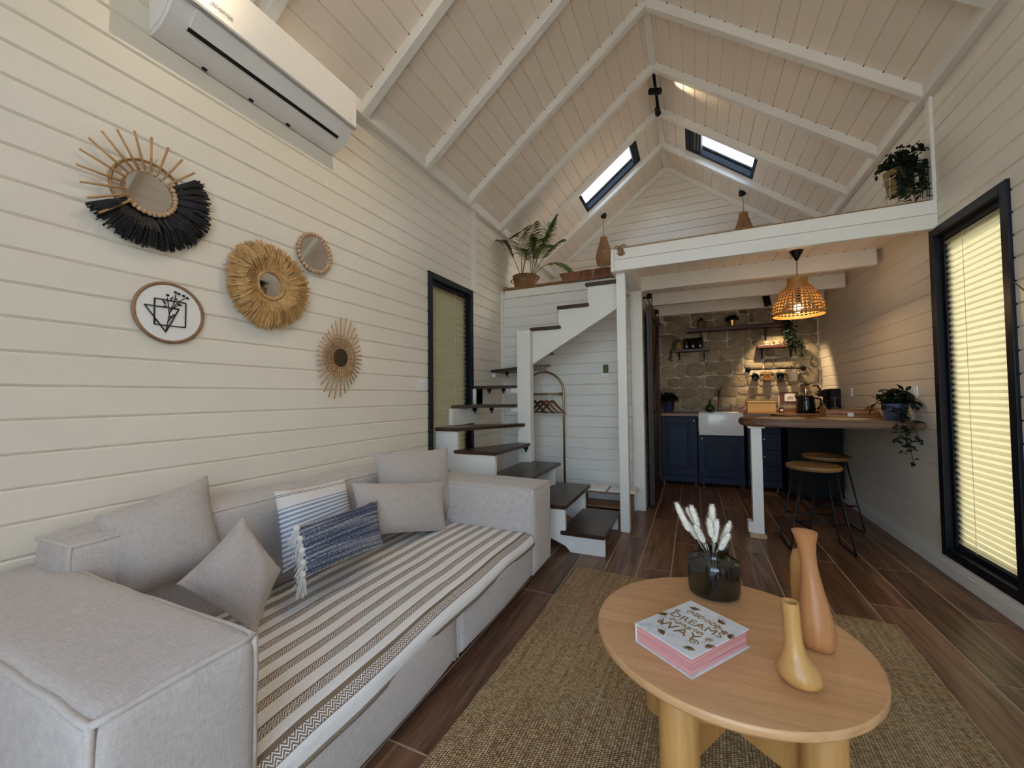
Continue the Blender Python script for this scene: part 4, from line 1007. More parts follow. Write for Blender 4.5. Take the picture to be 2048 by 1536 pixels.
# 4 round line-art plaque
c = (.94, 1.482); pl = thing('wall_plaque', 'round white plaque with wood rim and black line drawing of flowers', 'wall art', WP(*c))
disc('panel', c, .118, .006, .012, plain('plaque_white', (.80, .79, .77), .5, 0, .03), pl)
build('rim', MB().tube(arc(WP(c[0], c[1], .011), .121, 0, 2*math.pi*59/60, 59, EY, EZ), .0068, 8, closed=True), wood('rim_wood', (.20, .105, .055), (.30, .17, .09), (.36, .21, .12), (30, 30, 30), .5), pl, smooth=True)
S = .1242/0.5   # crop pixels -> metres on the plaque, via wall plane
def pq(x, y): p = at(100+x/2.56, 220+y/2.56, x=XL+.014); return Vector((XL+.0145, p.y, p.z))
mb = MB(); LN = .0027
for poly in ([(535, 962), (695, 990), (693, 1114), (533, 1096), (535, 962)], [(483, 994), (660, 1020), (592, 1136), (483, 994)]):
    for a, b in zip(poly, poly[1:]): mb.tube([pq(*a), pq(*b)], LN, 6)
for poly in ([(592, 1136), (612, 1040), (640, 1000), (660, 980), (690, 965)], [(610, 1050), (606, 1000), (600, 960)], [(612, 1040), (635, 985), (645, 945)], [(600, 1090), (625, 1055)], [(615, 1025), (655, 1000)]): mb.tube([pq(*p) for p in poly], .0017, 5)
for x, y in ((602, 948), (642, 934), (660, 942), (684, 952), (703, 964), (660, 996)):
    mb.sphere(pq(x, y), .0068, 8, 5, (.35, 1, .8))
for x, y, dx, dy in ((585, 985, -10, -18), (622, 965, 12, -14), (590, 1005, -14, -4), (630, 1052, 12, -10), (618, 1060, -12, -10), (645, 968, -10, -10), (668, 1000, 14, 2), (598, 975, -14, -8)):
    a, b = pq(x-dx*.7, y-dy*.7), pq(x+dx*.7, y+dy*.7); mb.tube([a, a.lerp(b, .5), b], [.0006, .0042, .0006], 6)
build('line_drawing', mb, plain('black_lacquer', (.012, .012, .014), .4), pl, smooth=True)
# 5 rattan sunburst mirror
c = (1.818, 1.368); mi = thing('wall_mirror', 'small sunburst wall mirror with thin rattan spokes', 'mirror', WP(*c))
disc('mirror_glass', c, .055, .022, .025, plain('dark_mirror', (.20, .18, .14), .08, .9, .05), mi); disc('backing', c, .058, .008, .022, RATTAN, mi)
for rr, dd in ((.061, .026), (.092, .014), (.118, .014), (.121, .020)):
    build('hoop', MB().tube(arc(WP(c[0], c[1], dd), rr, 0, 2*math.pi*47/48, 47, EY, EZ), .003, 6, closed=True), RATTAN, mi, smooth=True)
for k in range(36):
    a = math.radians(90-k*10); L = .172+.085*max(0, math.cos(math.radians(2)*(k*10*.5) if False else (a-math.radians(78))))**6+.085*max(0, math.cos(a-math.radians(255)))**6
    v = EY*math.cos(a)+EZ*math.sin(a); build('spoke', MB().tube([WP(*c, .024)+v*.058, WP(*c, .022)+v*L], .0036, 6), RATTAN, mi, smooth=True)
# light switch on the wall
lsw = thing('light_switch', 'white rocker light switch on the board wall beside the window', 'light switch', WP(2.648, 1.169))
build('plate', MB().bbox(XL, XL+.010, 2.605, 2.691, 1.172, 1.258, .003), PVC, lsw); build('rocker', MB().bbox(XL+.009, XL+.014, 2.628, 2.670, 1.188, 1.242, .003), PVC, lsw)
# ------------------------------------------------------------------ kitchen
CZ = .895                      # worktop height
NAVY = wood('navy_oak_front', (.0025, .007, .022), (.005, .014, .045), (.009, .022, .065), (26, 26, 2), .5, 1, 6); bpy.data.materials['navy_oak_front'].node_tree.nodes['Principled BSDF'].inputs['Specular IOR Level'].default_value = .3
OAKTOP = wood('walnut_worktop', (.12, .045, .018), (.22, .095, .040), (.30, .14, .065), (2, 30, 30), .35, 1, 4)
STEEL = plain('brushed_steel', (.55, .54, .52), .25, 1, .05)
def K(px, py, y): return at(px, py, y=y)
YC = 5.46                      # cabinet fronts
def front(name, x0, x1, z0, z1, y, parent, knob=None, panel=True):
    """panelled cabinet front facing -y"""
    o = build(name, MB().bbox(x0, x1, y, y+.02, z0, z1, .003), NAVY, parent)
    if panel:
        i = min(.07, (z1-z0)*.22)
        mb = MB(); t = .014
        for a in ((x0+i, x1-i, z0+i, z0+i+t), (x0+i, x1-i, z1-i-t, z1-i), (x0+i, x0+i+t, z0+i+t, z1-i-t), (x1-i-t, x1-i, z0+i+t, z1-i-t)): mb.bbox(a[0], a[1], y-.006, y+.001, a[2], a[3], .003)
        build('moulding', mb, NAVY, o)
        if z1-z0 > .25: build('centre_panel', MB().bbox(x0+i+.035, x1-i-.035, y-.006, y+.001, z0+i+.035, z1-i-.035, .006), NAVY, o)
    if knob:
        mb = MB(); c = Vector((knob[0], y, knob[1])); mb.tube([c, c+Vector((0, -.012, 0)), c+Vector((0, -.016, 0)), c+Vector((0, -.026, 0)), c+Vector((0, -.030, 0))], [.006, .006, .014, .015, .006], 14); build('knob', mb, STEEL, o, smooth=True)
    return o
def cabinet(label, x0, x1, fronts, feet, top=.853):
    c = thing('base_cabinet', label, 'cabinet', ((x0+x1)/2, 5.72, 0), 'navy kitchen base cabinets')
    build('carcass', MB().box(x0+.002, x1-.002, YC+.022, YB-.035, .05, top), NAVY, c)
    build('plinth', MB().bbox(x0+.002, x1-.002, YC+.003, YC+.021, .045, .125, .002), NAVY, c)
    for f in fronts: front(f[0], x0+f[1], x0+f[2], f[3], f[4], YC, c, f[5], f[6] if len(f) > 6 else True)
    for x in feet: build('foot', MB().lathe([(.022, 0), (.022, .006), (.012, .012), (.012, .05)], (x, YC+.05, 0), 12), STEEL, c)
    return c
cabinet('navy panelled cabinet with one tall door left of the sink', -.405, .028, [('door', .004, .429, .13, .845, (-.405+.40, .80))], (-.37, 0))
cabinet('navy panelled cabinet below the white sink', .032, .535, [('door', .004, .499, .13, .615, (.075, .585))], (.09, .5), .628)
cabinet('navy drawer cabinet beside the white sink', .56, .90, [('drawer', .004, .336, .13, .285, None), ('drawer', .004, .336, .29, .475, (.73, .40)), ('drawer', .004, .336, .48, .66, (.73, .60)), ('drawer', .004, .336, .665, .845, None)], (.6, .86))
ap = thing('appliance', 'black under-counter appliance against the boarded wall by the drawers', 'appliance', (1.15, 5.52, 0))
BLK = plain('satin_black', (.004, .004, .005), .55, 0, .15, spec=.2)
build('body', MB().bbox(.905, XR-.022, 5.18, 5.95, .04, CZ-.045, .006), BLK, ap); dr = build('door', MB().bbox(.91, XR-.027, 5.163, 5.179, .07, CZ-.06, .004), BLK, ap)
build('handle', MB().cyl((.96, 5.148, .78), (1.33, 5.148, .78), .006, 10).cyl((.98, 5.148, .78), (.98, 5.165, .78), .004, 8).cyl((1.31, 5.148, .78), (1.31, 5.165, .78), .004, 8), BLK, dr)
for x in (.94, 1.35): build('foot', MB().lathe([(.02, 0), (.02, .04)], (x, 5.25, 0), 12), BLK, ap)
# sink
sk = thing('sink', 'white ceramic apron front sink set into the walnut worktop', 'sink', (.285, 5.6, .62)); CER = plain('white_ceramic', (.80, .81, .82), .12, 0, .02)
sx0, sx1 = .045, .525
mb = MB().bbox(sx0, sx1, YC-.045, YC-.02, .632, CZ+.004, .01, 3).bbox(sx0, sx0+.022, YC-.02, 5.88, .66, CZ+.004, .006).bbox(sx1-.022, sx1, YC-.02, 5.88, .66, CZ+.004, .006).bbox(sx0, sx1, 5.86, 5.882, .66, CZ+.004, .006).bbox(sx0, sx1, YC-.03, 5.88, .632, .655, .006)
build('basin', mb, CER, sk, smooth=True, autos=35); build('drain', MB().lathe([(.03, .655), (.03, .658)], (.285, 5.7, 0), 20), STEEL, sk)
# worktop (L) with backsplash strip
wt = thing('worktop', 'L shaped walnut worktop along the stone wall and boarded wall', 'worktop', (.6, 5.6, CZ-.04))
build('back_run', MB().bbox(-.42, sx0-.001, YC-.025, YB-.03, CZ-.04, CZ, .004).bbox(sx0-.001, sx1+.001, 5.885, YB-.03, CZ-.04, CZ, .003).bbox(sx1+.001, XR-.004, YC-.025, YB-.03, CZ-.04, CZ, .004), OAKTOP, wt)
build('side_run', MB().prism([(XR-.004, YC-.026, CZ-.04), (.80, YC-.026, CZ-.04), (.99, 4.16, CZ-.04), (XR-.004, 4.16, CZ-.04)], (0, 0, 1), .04), OAKTOP, wt)
build('upstand', MB().bbox(-.42, XR-.004, YB-.055, YB-.03, CZ, CZ+.035, .003), OAKTOP, wt)
build('support_bracket', MB().prism([(XR-.03, 4.30, CZ-.041), (XR-.03, 5.15, CZ-.041), (XR-.03, 5.15, CZ-.12), (XR-.03, 4.36, CZ-.07)], (1, 0, 0), .026), M_BLACK, wt)
# bar top with white leg
LIVE = wood('oak_bar_slab', (.085, .036, .015), (.17, .08, .034), (.25, .13, .06), (2, 30, 30), .45, 1, 2)
bar = thing('bar_table', 'walnut breakfast bar on a white post fixed to the boarded wall', 'bar table', (.9, 3.83, 0)); BT = .925
pl_ = [(.335, 3.86), (.345, 3.74), (.385, 3.65), (.45, 3.605), (.7, 3.60), (1.05, 3.595), (1.3, 3.565), (XR-.004, 3.56), (XR-.004, 4.14), (.6, 4.14), (.40, 4.10), (.35, 4.0)]
bm = bmesh.new(); mb = MB().prism([(p[0], p[1], BT-.055) for p in pl_], (0, 0, 1), .055); vv = [bm.verts.new(v) for v in mb.v]; [bm.faces.new([vv[i] for i in f]) for f in mb.f]; bmesh.ops.recalc_face_normals(bm, faces=bm.faces)
bmesh.ops.bevel(bm, geom=bm.edges[:], offset=.012, segments=3, affect='EDGES'); build('slab', MB().frombm(bm), LIVE, bar, smooth=True, autos=40)
lg = build('leg', MB().bbox(.405, .480, 3.695, 3.770, .03, BT-.057, .004), M_WHITE, bar)
build('leg_cap', MB().bbox(.385, .50, 3.675, 3.79, BT-.072, BT-.056, .003), M_WHITE, lg); build('leg_foot', MB().bbox(.378, .492, 3.668, 3.80, .001, .032, .003), wood('raw_pine', (.42, .27, .16), (.52, .36, .23), (.58, .42, .28)), lg)
build('leg_shoe', MB().bbox(.372, .406, 3.70, 3.80, .033, .115, .003), M_WHITE, lg)
# placemats
MATP = wood('straw_mat', (.36, .27, .15), (.50, .40, .25), (.60, .50, .34), (60, 60, 60), .8)
for i, (a, b, lab) in enumerate((((1490, 843), (1590, 844), 'round straw placemat at the post end of the bar'), ((1634, 843), (1758, 842), 'round straw placemat beside the trailing plant on the bar'))):
    cx = (.62, 1.03)[i]; mb = MB()
    mb.lathe([(.001, BT+.001), (.165, BT+.001), (.168, BT+.003), (.165, BT+.006), (.14, BT+.0055), (.13, BT+.007), (.10, BT+.0055), (.09, BT+.007), (.06, BT+.0055), (.001, BT+.006)], (cx, 3.80, 0), 40); solo('placemat', mb, MATP, lab, 'placemat', 'placemats on the bar', True, 50)
# stools
STOOLW = wood('stool_seat_oak', (.15, .07, .022), (.26, .13, .045), (.34, .19, .075), (2, 30, 30), .5, 1, 5)
def stool(x, y, rz, label):
    t = thing('bar_stool', label, 'stool', (x, y, 0), 'bar stools'); H = .60; mb = MB().lathe([(.15, H-.034), (.165, H-.03), (.172, H-.015), (.168, H-.003), (.16, H)], (x, y, 0), 48); build('seat', mb, STOOLW, t, smooth=True, autos=40)
    M = Matrix.Translation((x, y, 0)) @ Matrix.Rotation(rz, 4, 'Z')
    for s in (-1, 1):
        pts = [(s*.10, -.09, H-.03), (s*.185, -.145, .03), (s*.19, -.14, .008), (s*.19, -.12, .006), (s*.19, .12, .006), (s*.19, .14, .008), (s*.185, .145, .03), (s*.10, .09, H-.03)]
        build('sled_leg', MB().tube([M @ Vector(p) for p in pts], .006, 8), M_BLACK, t, smooth=True)
    k = .155; mb = MB()
    for yy in (-.122, .122): build('footrest', MB().tube([M @ Vector((-k, yy, .21)), M @ Vector((k, yy, .21))], .0055, 8), M_BLACK, t, smooth=True)
    build('under_plate', MB().lathe([(.11, H-.04), (.11, H-.034)], (x, y, 0), 24), M_BLACK, t)
    return t
stool(.79, 3.63, .05, 'round oak seat bar stool with black sled legs in front of the bar')
stool(1.01, 4.22, .15, 'round oak seat bar stool with black sled legs pushed under the bar')

# ------------------------------------------------------------------ shelves on the stone wall
SHELF = wood('dark_red_walnut', (.045, .012, .008), (.085, .025, .016), (.12, .042, .026), (2, 30, 30), .4, 1, 3)
YS = YB-.022
def shelf(label, px0, px1, pyb0, d, th, brs, brh):
    yf = YS-d; a = K(px0, pyb0, yf); b = K(px1, pyb0, yf); z = a.z
    t = thing('wall_shelf', label, 'shelf', ((a.x+b.x)/2, YS, z), 'wall shelves'); build('board', MB().bbox(a.x, b.x, yf, YS, z, z+th, .004), SHELF, t)
    for px in brs:
        x = K(px, pyb0, yf+.02).x
        build('bracket', MB().bbox(x-.008, x+.008, YS-.012, YS, z-brh, z, .002).bbox(x-.008, x+.008, yf+.02, YS, z-.010, z, .002).prism([(x-.004, YS-.012, z-brh+.01), (x-.004, YS-.02, z-brh+.01), (x-.004, yf+.03, z-.01), (x-.004, yf+.05, z-.01)], (1, 0, 0), .008), M_BLACK, t)
    return a.x, b.x, z+th, yf
LS = shelf('long dark walnut shelf high on the stone wall', 1373, 1575, 664.5, .17, .048, (1402, 1534), .17)
L1 = shelf('short dark walnut shelf holding black tumblers', 1348, 1419, 704, .14, .03, (1358.5, 1408.5), .105)
R1 = shelf('short dark walnut shelf holding three cups', 1515, 1607, 696.5, .15, .032, (1526, 1585.5), .12)

# foliage helpers: leaves share one mesh
def unit_leaf(mat, fold=.12, curl=.2, w=.45):
    o = build('leaf', MB().leaf((0, 0, 0), (1, 0, 0), (0, 0, 1), 1, w, curl, fold), mat, smooth=True); me = o.data; bpy.data.objects.remove(o); return me
def put_leaf(me, parent, p, d, L, up=Vector((0, 0, 1)), name='leaf'):
    d = Vector(d).normalized(); s = up.cross(d)
    s = s.normalized() if s.length > 1e-4 else d.orthogonal().normalized(); n = d.cross(s)
    o = bpy.data.objects.new(name, me); COL.objects.link(o); o.parent = parent
    o.rotation_euler = Matrix((d, s, n)).transposed().to_euler(); o.location = Vector(p)-world_loc(parent); o.scale = (L, L, L); return o
def rv(s=1): return Vector((rnd.gauss(0, 1), rnd.gauss(0, 1), rnd.gauss(0, 1))).normalized()*s
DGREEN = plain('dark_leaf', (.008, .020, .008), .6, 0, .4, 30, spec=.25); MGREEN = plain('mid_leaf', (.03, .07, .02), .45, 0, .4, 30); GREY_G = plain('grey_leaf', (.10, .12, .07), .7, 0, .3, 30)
def tuft(parent, c, n, R, L, mat, w=.35, flat=.7, up=.3):
    mb = MB()
    for i in range(n):
        v = rv(); v.z = abs(v.z)*flat+up-.3*rnd.random(); p = Vector(c)+Vector((v.x*R*.5, v.y*R*.5, v.z*R*.5)); mb.leaf(p, v+rv(.4), (0, 0, 1), L*rnd.uniform(.7, 1.2), L*w, .25)
    return build('foliage', mb, mat, parent, kind='stuff')
def pot_prof(r0, r1, h, z): return [(r0, z), (r1, z+h), (r1-.005, z+h), (r1-.008, z+h-.012), (.002, z+h-.014)]
# on the long shelf
TERRA = plain('terracotta', (.20, .085, .035), .7); BRASS = plain('brass', (.55, .38, .13), .28, 1, .05)
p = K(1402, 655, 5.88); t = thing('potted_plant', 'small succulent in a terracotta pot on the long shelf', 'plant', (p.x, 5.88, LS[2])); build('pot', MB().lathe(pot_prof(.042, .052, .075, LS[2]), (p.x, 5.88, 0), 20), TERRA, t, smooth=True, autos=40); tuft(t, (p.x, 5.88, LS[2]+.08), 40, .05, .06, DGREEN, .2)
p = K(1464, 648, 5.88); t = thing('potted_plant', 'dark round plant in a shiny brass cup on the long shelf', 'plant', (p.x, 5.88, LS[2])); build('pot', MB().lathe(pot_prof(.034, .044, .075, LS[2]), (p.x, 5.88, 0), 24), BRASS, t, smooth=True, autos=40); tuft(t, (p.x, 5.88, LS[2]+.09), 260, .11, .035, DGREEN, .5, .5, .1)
p = K(1558, 638, 5.88); t = thing('hanging_plant', 'dense trailing plant in a terracotta pot spilling off the long shelf', 'plant', (p.x, 5.88, LS[2])); build('pot', MB().lathe(pot_prof(.04, .05, .065, LS[2]), (p.x, 5.88, 0), 20), TERRA, t, smooth=True, autos=40)
mb = MB()
def vine_leaves(mb, pts, n, L, spread, w=.45, down=.4):
    for i in range(n):
        k = rnd.random()*(len(pts)-1); a = int(k); q = Vector(pts[a]).lerp(Vector(pts[min(a+1, len(pts)-1)]), k-a); v = rv(); v.z = v.z*.6-down; v.y -= .15
        mb.leaf(q+rv(spread)*rnd.random(), v, rv(), L*rnd.uniform(.7, 1.2), L*w, .2)
cb_ = [K(1573, 640, 5.85), K(1578, 665, 5.84), K(1582, 690, 5.84)]
for q in cb_: pass
vine_leaves(mb, cb_, 320, .045, .075, .5); vine_leaves(mb, [K(1584, 672, 5.82), K(1590, 690, 5.80)], 40, .04, .05)
vine_leaves(mb, [K(1598, 675, 5.80), K(1605, 690, 5.78), K(1604, 704, 5.78), K(1607, 718, 5.78)], 60, .035, .02)
build('foliage', mb, DGREEN, t, kind='stuff')
build('vine', MB().tube([Vector((p.x, 5.88, LS[2]+.07)), K(1580, 650, 5.80), K(1588, 672, 5.80), K(1604, 690, 5.785), K(1607, 720, 5.785)], .002, 5), DGREEN, t)
# on the short shelves
p = K(1357, 700, 5.90); t = thing('potted_plant', 'trailing plant in a tan pot at the end of the tumbler shelf', 'plant', (p.x, 5.90, L1[2])); TAN = plain('tan_clay', (.36, .21, .09), .6)
build('pot', MB().lathe([(.030, L1[2]), (.040, L1[2]+.03), (.040, L1[2]+.07), (.032, L1[2]+.085), (.004, L1[2]+.08)], (p.x, 5.90, 0), 20), TAN, t, smooth=True)
mb = MB(); vine_leaves(mb, [K(1350, 684, 5.86), K(1345, 695, 5.83), K(1341, 708, 5.83), K(1340, 722, 5.83)], 130, .03, .03); vine_leaves(mb, [K(1355, 682, 5.88)], 40, .045, .04, .25, -.3); build('foliage', mb, GREY_G, t, kind='stuff')
TUMB = thinglass('black_glass', (.03, .035, .045), .12, .02)
for px, h, yy, lab in ((1372.5, .145, 5.90, 'black glass tumbler next to the trailing plant on its shelf'), (1385.5, .145, 5.90, 'black glass tumbler in the middle of its shelf'), (1399.5, .150, 5.90, 'black glass tumbler standing apart at the bracket end')):
    x = K(px, 690, yy).x; z = L1[2]; solo('tumbler', MB().lathe([(.034, z), (.039, z+.01), (.041, z+h), (.038, z+h), (.036, z+.012), (.002, z+.012)], (x, yy, 0), 28), TUMB, lab, 'glass', 'black tumblers on the shelf', True)
CUPM = plain('patterned_cup', (.42, .26, .17), .35, 0, .5, 60); CUPW = plain('cup_white', (.55, .52, .47), .3)
for px, lab in ((1534, 'small patterned cup and saucer at the open end of its shelf'), (1555, 'small patterned cup and saucer in the middle of its shelf'), (1576, 'small patterned cup and saucer beside the trailing plant')):
    x = K(px, 688, 5.89).x; z = R1[2]; t = thing('cup', lab, 'cup', (x, 5.89, z), 'cups on the shelf')
    build('saucer', MB().lathe([(.025, z), (.05, z+.012), (.047, z+.014), (.002, z+.006)], (x, 5.89, 0), 24), CUPW, t, smooth=True); build('body', MB().lathe([(.022, z+.007), (.033, z+.018), (.036, z+.058), (.033, z+.058), (.03, z+.02), (.002, z+.016)], (x, 5.89, 0), 24), CUPM, t, smooth=True)
    build('handle', MB().tube(arc((x+.036, 5.89, z+.036), .016, -1.4, 1.4, 10), .004, 6), CUPW, t, smooth=True)
# rail with mugs
a, b = K(1497, 741, YS-.05), K(1608, 734, YS-.05); zr_ = (a.z+b.z)/2
t = thing('mug_rail', 'black pipe rail with hooks on the stone wall', 'rail', (a.x, YS, zr_)); build('bar', MB().cyl((a.x, YS-.05, zr_), (b.x, YS-.05, zr_), .008, 12), M_BLACK, t, smooth=True)
for x in (a.x, b.x): build('flange', MB().tube([(x, YS, zr_), (x, YS-.012, zr_), (x, YS-.013, zr_), (x, YS-.058, zr_)], [.032, .030, .012, .014], 18), M_BLACK, t, smooth=True)
hk = []
for px in (1508, 1531.5, 1558): 
    x = K(px, 745, YS-.05).x; hk.append(x); build('hook', MB().tube([(x, YS-.05, zr_+.010), (x, YS-.061, zr_), (x, YS-.052, zr_-.02), (x, YS-.055, zr_-.042), (x, YS-.064, zr_-.048), (x, YS-.072, zr_-.040)], .0028, 6), M_BLACK, t, smooth=True)
MUGB = plain('black_mug', (.02, .021, .024), .2, 0, .2); MUGT = plain('tan_mug', (.52, .30, .12), .3)
for i, (x, m, lab) in enumerate(zip(hk, (MUGB, MUGT, MUGB), ('black mug hanging at the sink end of the rail', 'tan mug hanging between two black mugs', 'black mug hanging next to the white flower pot'))):
    c = Vector((x+.012, YS-.062, zr_-.105)); rt = Matrix.Translation(c) @ Matrix.Rotation(-.35, 4, 'Y') @ Matrix.Rotation(1.25, 4, 'X')
    g = thing('mug', lab, 'mug', c, 'mugs on the rail')
    build('body', MB().lathe([(.028, -.04), (.038, -.034), (.042, -.01), (.041, .042), (.038, .042), (.037, -.01), (.03, -.032), (.002, -.034)], (0, 0, 0), 28).xform(rt), m, g, smooth=True)
    build('handle', MB().tube([Vector((x-.022+.012, YS-.06, zr_-.07)), Vector((x-.016, YS-.062, zr_-.05)), Vector((x, YS-.066, zr_-.042)), Vector((x+.016, YS-.062, zr_-.05)), Vector((x+.022, YS-.06, zr_-.072))], .0055, 8), m, g, smooth=True)
p = K(1585, 755, YS-.07); t = thing('flower_pot', 'white enamel pot of dried lavender hanging from the rail', 'plant', (p.x, YS-.07, zr_-.155)); zb = zr_-.16
build('pot', MB().lathe([(.040, zb), (.055, zb+.115), (.058, zb+.12), (.052, zb+.118), (.05, zb+.10), (.002, zb+.10)], (p.x, YS-.072, 0), 28), plain('cream_enamel', (.74, .70, .58), .3, 0, .05), t, smooth=True)
tuft(t, (p.x, YS-.075, zb+.125), 260, .12, .03, plain('lavender', (.10, .07, .09), .8, 0, .5, 30), .3, .55, .15)
build('hook', MB().tube([(p.x, YS-.05, zr_+.011), (p.x, YS-.062, zr_), (p.x, YS-.02, zb+.11)], .003, 6), M_BLACK, t)

# ------------------------------------------------------------------ on the worktop
def std(px, y): return K(px, 800, y).x
x = std(1337, 5.78); t = thing('potted_plant', 'bushy dark plant in a blue patterned pot on the worktop corner', 'plant', (x, 5.78, CZ))
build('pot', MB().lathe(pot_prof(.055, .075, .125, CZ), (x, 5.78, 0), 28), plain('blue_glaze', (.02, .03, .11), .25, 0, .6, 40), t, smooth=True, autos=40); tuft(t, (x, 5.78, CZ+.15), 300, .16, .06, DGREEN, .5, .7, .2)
mb = MB()
for dx, dz in ((-.10, .26), (-.13, .20), (.11, .22), (.13, .16)): mb.tube([(x, 5.78, CZ+.12), (x+dx*.5, 5.77, CZ+dz), (x+dx, 5.76, CZ+dz-.03)], .004, 5)
build('stem', mb, DGREEN, t)
x = std(1420, 5.80); t = thing('bottle', 'squat green glass bottle with cork beside the tap', 'bottle', (x, 5.80, CZ)); build('body', MB().lathe([(.03, CZ), (.05, CZ+.015), (.056, CZ+.045), (.05, CZ+.075), (.028, CZ+.10), (.014, CZ+.11), (.013, CZ+.15)], (x, 5.80, 0), 28), plain('green_glass', (.015, .035, .012), .08), t, smooth=True)
build('pump', MB().cyl((x, 5.80, CZ+.15), (x, 5.80, CZ+.17), .006, 8).cyl((x, 5.80, CZ+.168), (x+.03, 5.80, CZ+.168), .004, 8), TERRA, t)
x = std(1438, 5.92); t = thing('tap', 'antique copper kitchen tap behind the white sink', 'tap', (x, 5.92, CZ)); COP = plain('old_copper', (.22, .10, .05), .3, .9, .2)
build('spout', MB().tube([(x, 5.92, CZ), (x, 5.92, CZ+.02), (x, 5.92, CZ+.24), (x, 5.90, CZ+.27), (x, 5.85, CZ+.28), (x+.005, 5.80, CZ+.265), (x+.005, 5.785, CZ+.22)], [.022, .014, .012, .012, .012, .012, .013], 12), COP, t, smooth=True)
build('lever', MB().tube([(x, 5.92, CZ+.23), (x+.03, 5.90, CZ+.30), (x+.035, 5.89, CZ+.325)], [.008, .006, .009], 8), COP, t, smooth=True); build('side_spray', MB().cyl((x+.14, 5.93, CZ), (x+.14, 5.93, CZ+.11), .01, 10).cyl((x+.03, 5.93, CZ+.035), (x+.14, 5.93, CZ+.035), .005, 8), STEEL, t)
xa, xb = std(1494, 5.72), std(1551, 5.72); t = thing('bread_box', 'long yellow pine box on the worktop', 'box', ((xa+xb)/2, 5.78, CZ)); PINE = wood('yellow_pine', (.56, .33, .10), (.70, .45, .16), (.76, .52, .22), (3, 30, 30), .5)
build('box', MB().bbox(xa, xb, 5.70, 5.86, CZ, CZ+.125, .004), PINE, t); build('lid', MB().bbox(xa-.004, xb+.004, 5.695, 5.865, CZ+.1255, CZ+.137, .003), PINE, t)
a, b = K(1559, 784, YS-.01), K(1597, 806, YS-.01); t = thing('socket_board', 'brown wooden board with a white wall socket on the stones', 'socket', ((a.x+b.x)/2, YS, b.z))
build('board', MB().bbox(a.x, b.x, YS-.012, YS+.0, b.z, a.z, .003), wood('red_board', (.10, .035, .016), (.17, .065, .03), (.22, .09, .045), (3, 30, 30), .45), t)
c1 = K(1580, 795, YS-.012); sp_o = build('plate', MB().bbox(c1.x-.058, c1.x+.058, YS-.02, YS-.0122, c1.z-.048, c1.z+.048, .004), PVC, t); build('socket_face', MB().tube(arc((c1.x, YS-.022, c1.z-.012), .026, 0, math.pi, 14), .004, 5).bbox(c1.x-.03, c1.x+.03, YS-.023, YS-.0195, c1.z-.018, c1.z-.012, .001), plain('grey_print', (.35, .35, .36), .5), sp_o)
x = std(1562, 5.80); t = thing('jam_jar', 'tiny dark jam jar with white label beside the pine box', 'jar', (x, 5.80, CZ)); build('jar', MB().lathe([(.024, CZ), (.026, CZ+.01), (.026, CZ+.05), (.022, CZ+.055)], (x, 5.80, 0), 20), plain('jam', (.05, .012, .012), .2), t, smooth=True); build('lid', MB().lathe([(.024, CZ+.0555), (.024, CZ+.068)], (x, 5.80, 0), 20), TERRA, t); build('paper_label', MB().bbox(x-.016, x+.016, 5.7725, 5.7735, CZ+.015, CZ+.042, .0003), PVC, t)
# kettle tea maker
x = std(1612, 5.62); y = 5.62; t = thing('tea_maker', 'black glass tea maker with stacked teapot and curved handles', 'kettle', (x, y, CZ)); TG = thinglass('clear_jug', (.86, .80, .68), .10, .01)
build('kettle', MB().lathe([(.085, CZ+.02), (.098, CZ+.03), (.098, CZ+.06), (.086, CZ+.17), (.076, CZ+.205), (.02, CZ+.207)], (x, y, 0), 32), plain('gloss_black', (.008, .008, .009), .1), t, smooth=True, autos=50); build('base_plate', MB().lathe([(.095, CZ), (.098, CZ+.018)], (x, y, 0), 32), BLK, t)
tp = build('teapot', MB().lathe([(.05, CZ+.21), (.066, CZ+.225), (.068, CZ+.26), (.056, CZ+.31), (.05, CZ+.32)], (x, y, 0), 32, False, False), TG, t, smooth=True); build('infuser', MB().lathe([(.024, CZ+.215), (.024, CZ+.29)], (x, y, 0), 20), STEEL, tp, smooth=True, autos=40); build('lid', MB().lathe([(.05, CZ+.322), (.048, CZ+.332), (.015, CZ+.336), (.012, CZ+.348)], (x, y, 0), 24), BLK, tp)
build('handle', MB().tube([(x+.06, y-.03, CZ+.315), (x+.10, y-.05, CZ+.315), (x+.125, y-.06, CZ+.27), (x+.12, y-.06, CZ+.22), (x+.08, y-.04, CZ+.215)], .010, 8), BLK, tp, smooth=True)
build('handle', MB().tube([(x+.07, y-.05, CZ+.175), (x+.12, y-.08, CZ+.165), (x+.125, y-.085, CZ+.10), (x+.09, y-.065, CZ+.05)], .010, 8), BLK, t, smooth=True); build('spout', MB().tube([(x-.07, y-.01, CZ+.17), (x-.11, y-.02, CZ+.20)], [.02, .010], 10), BLK, t, smooth=True)
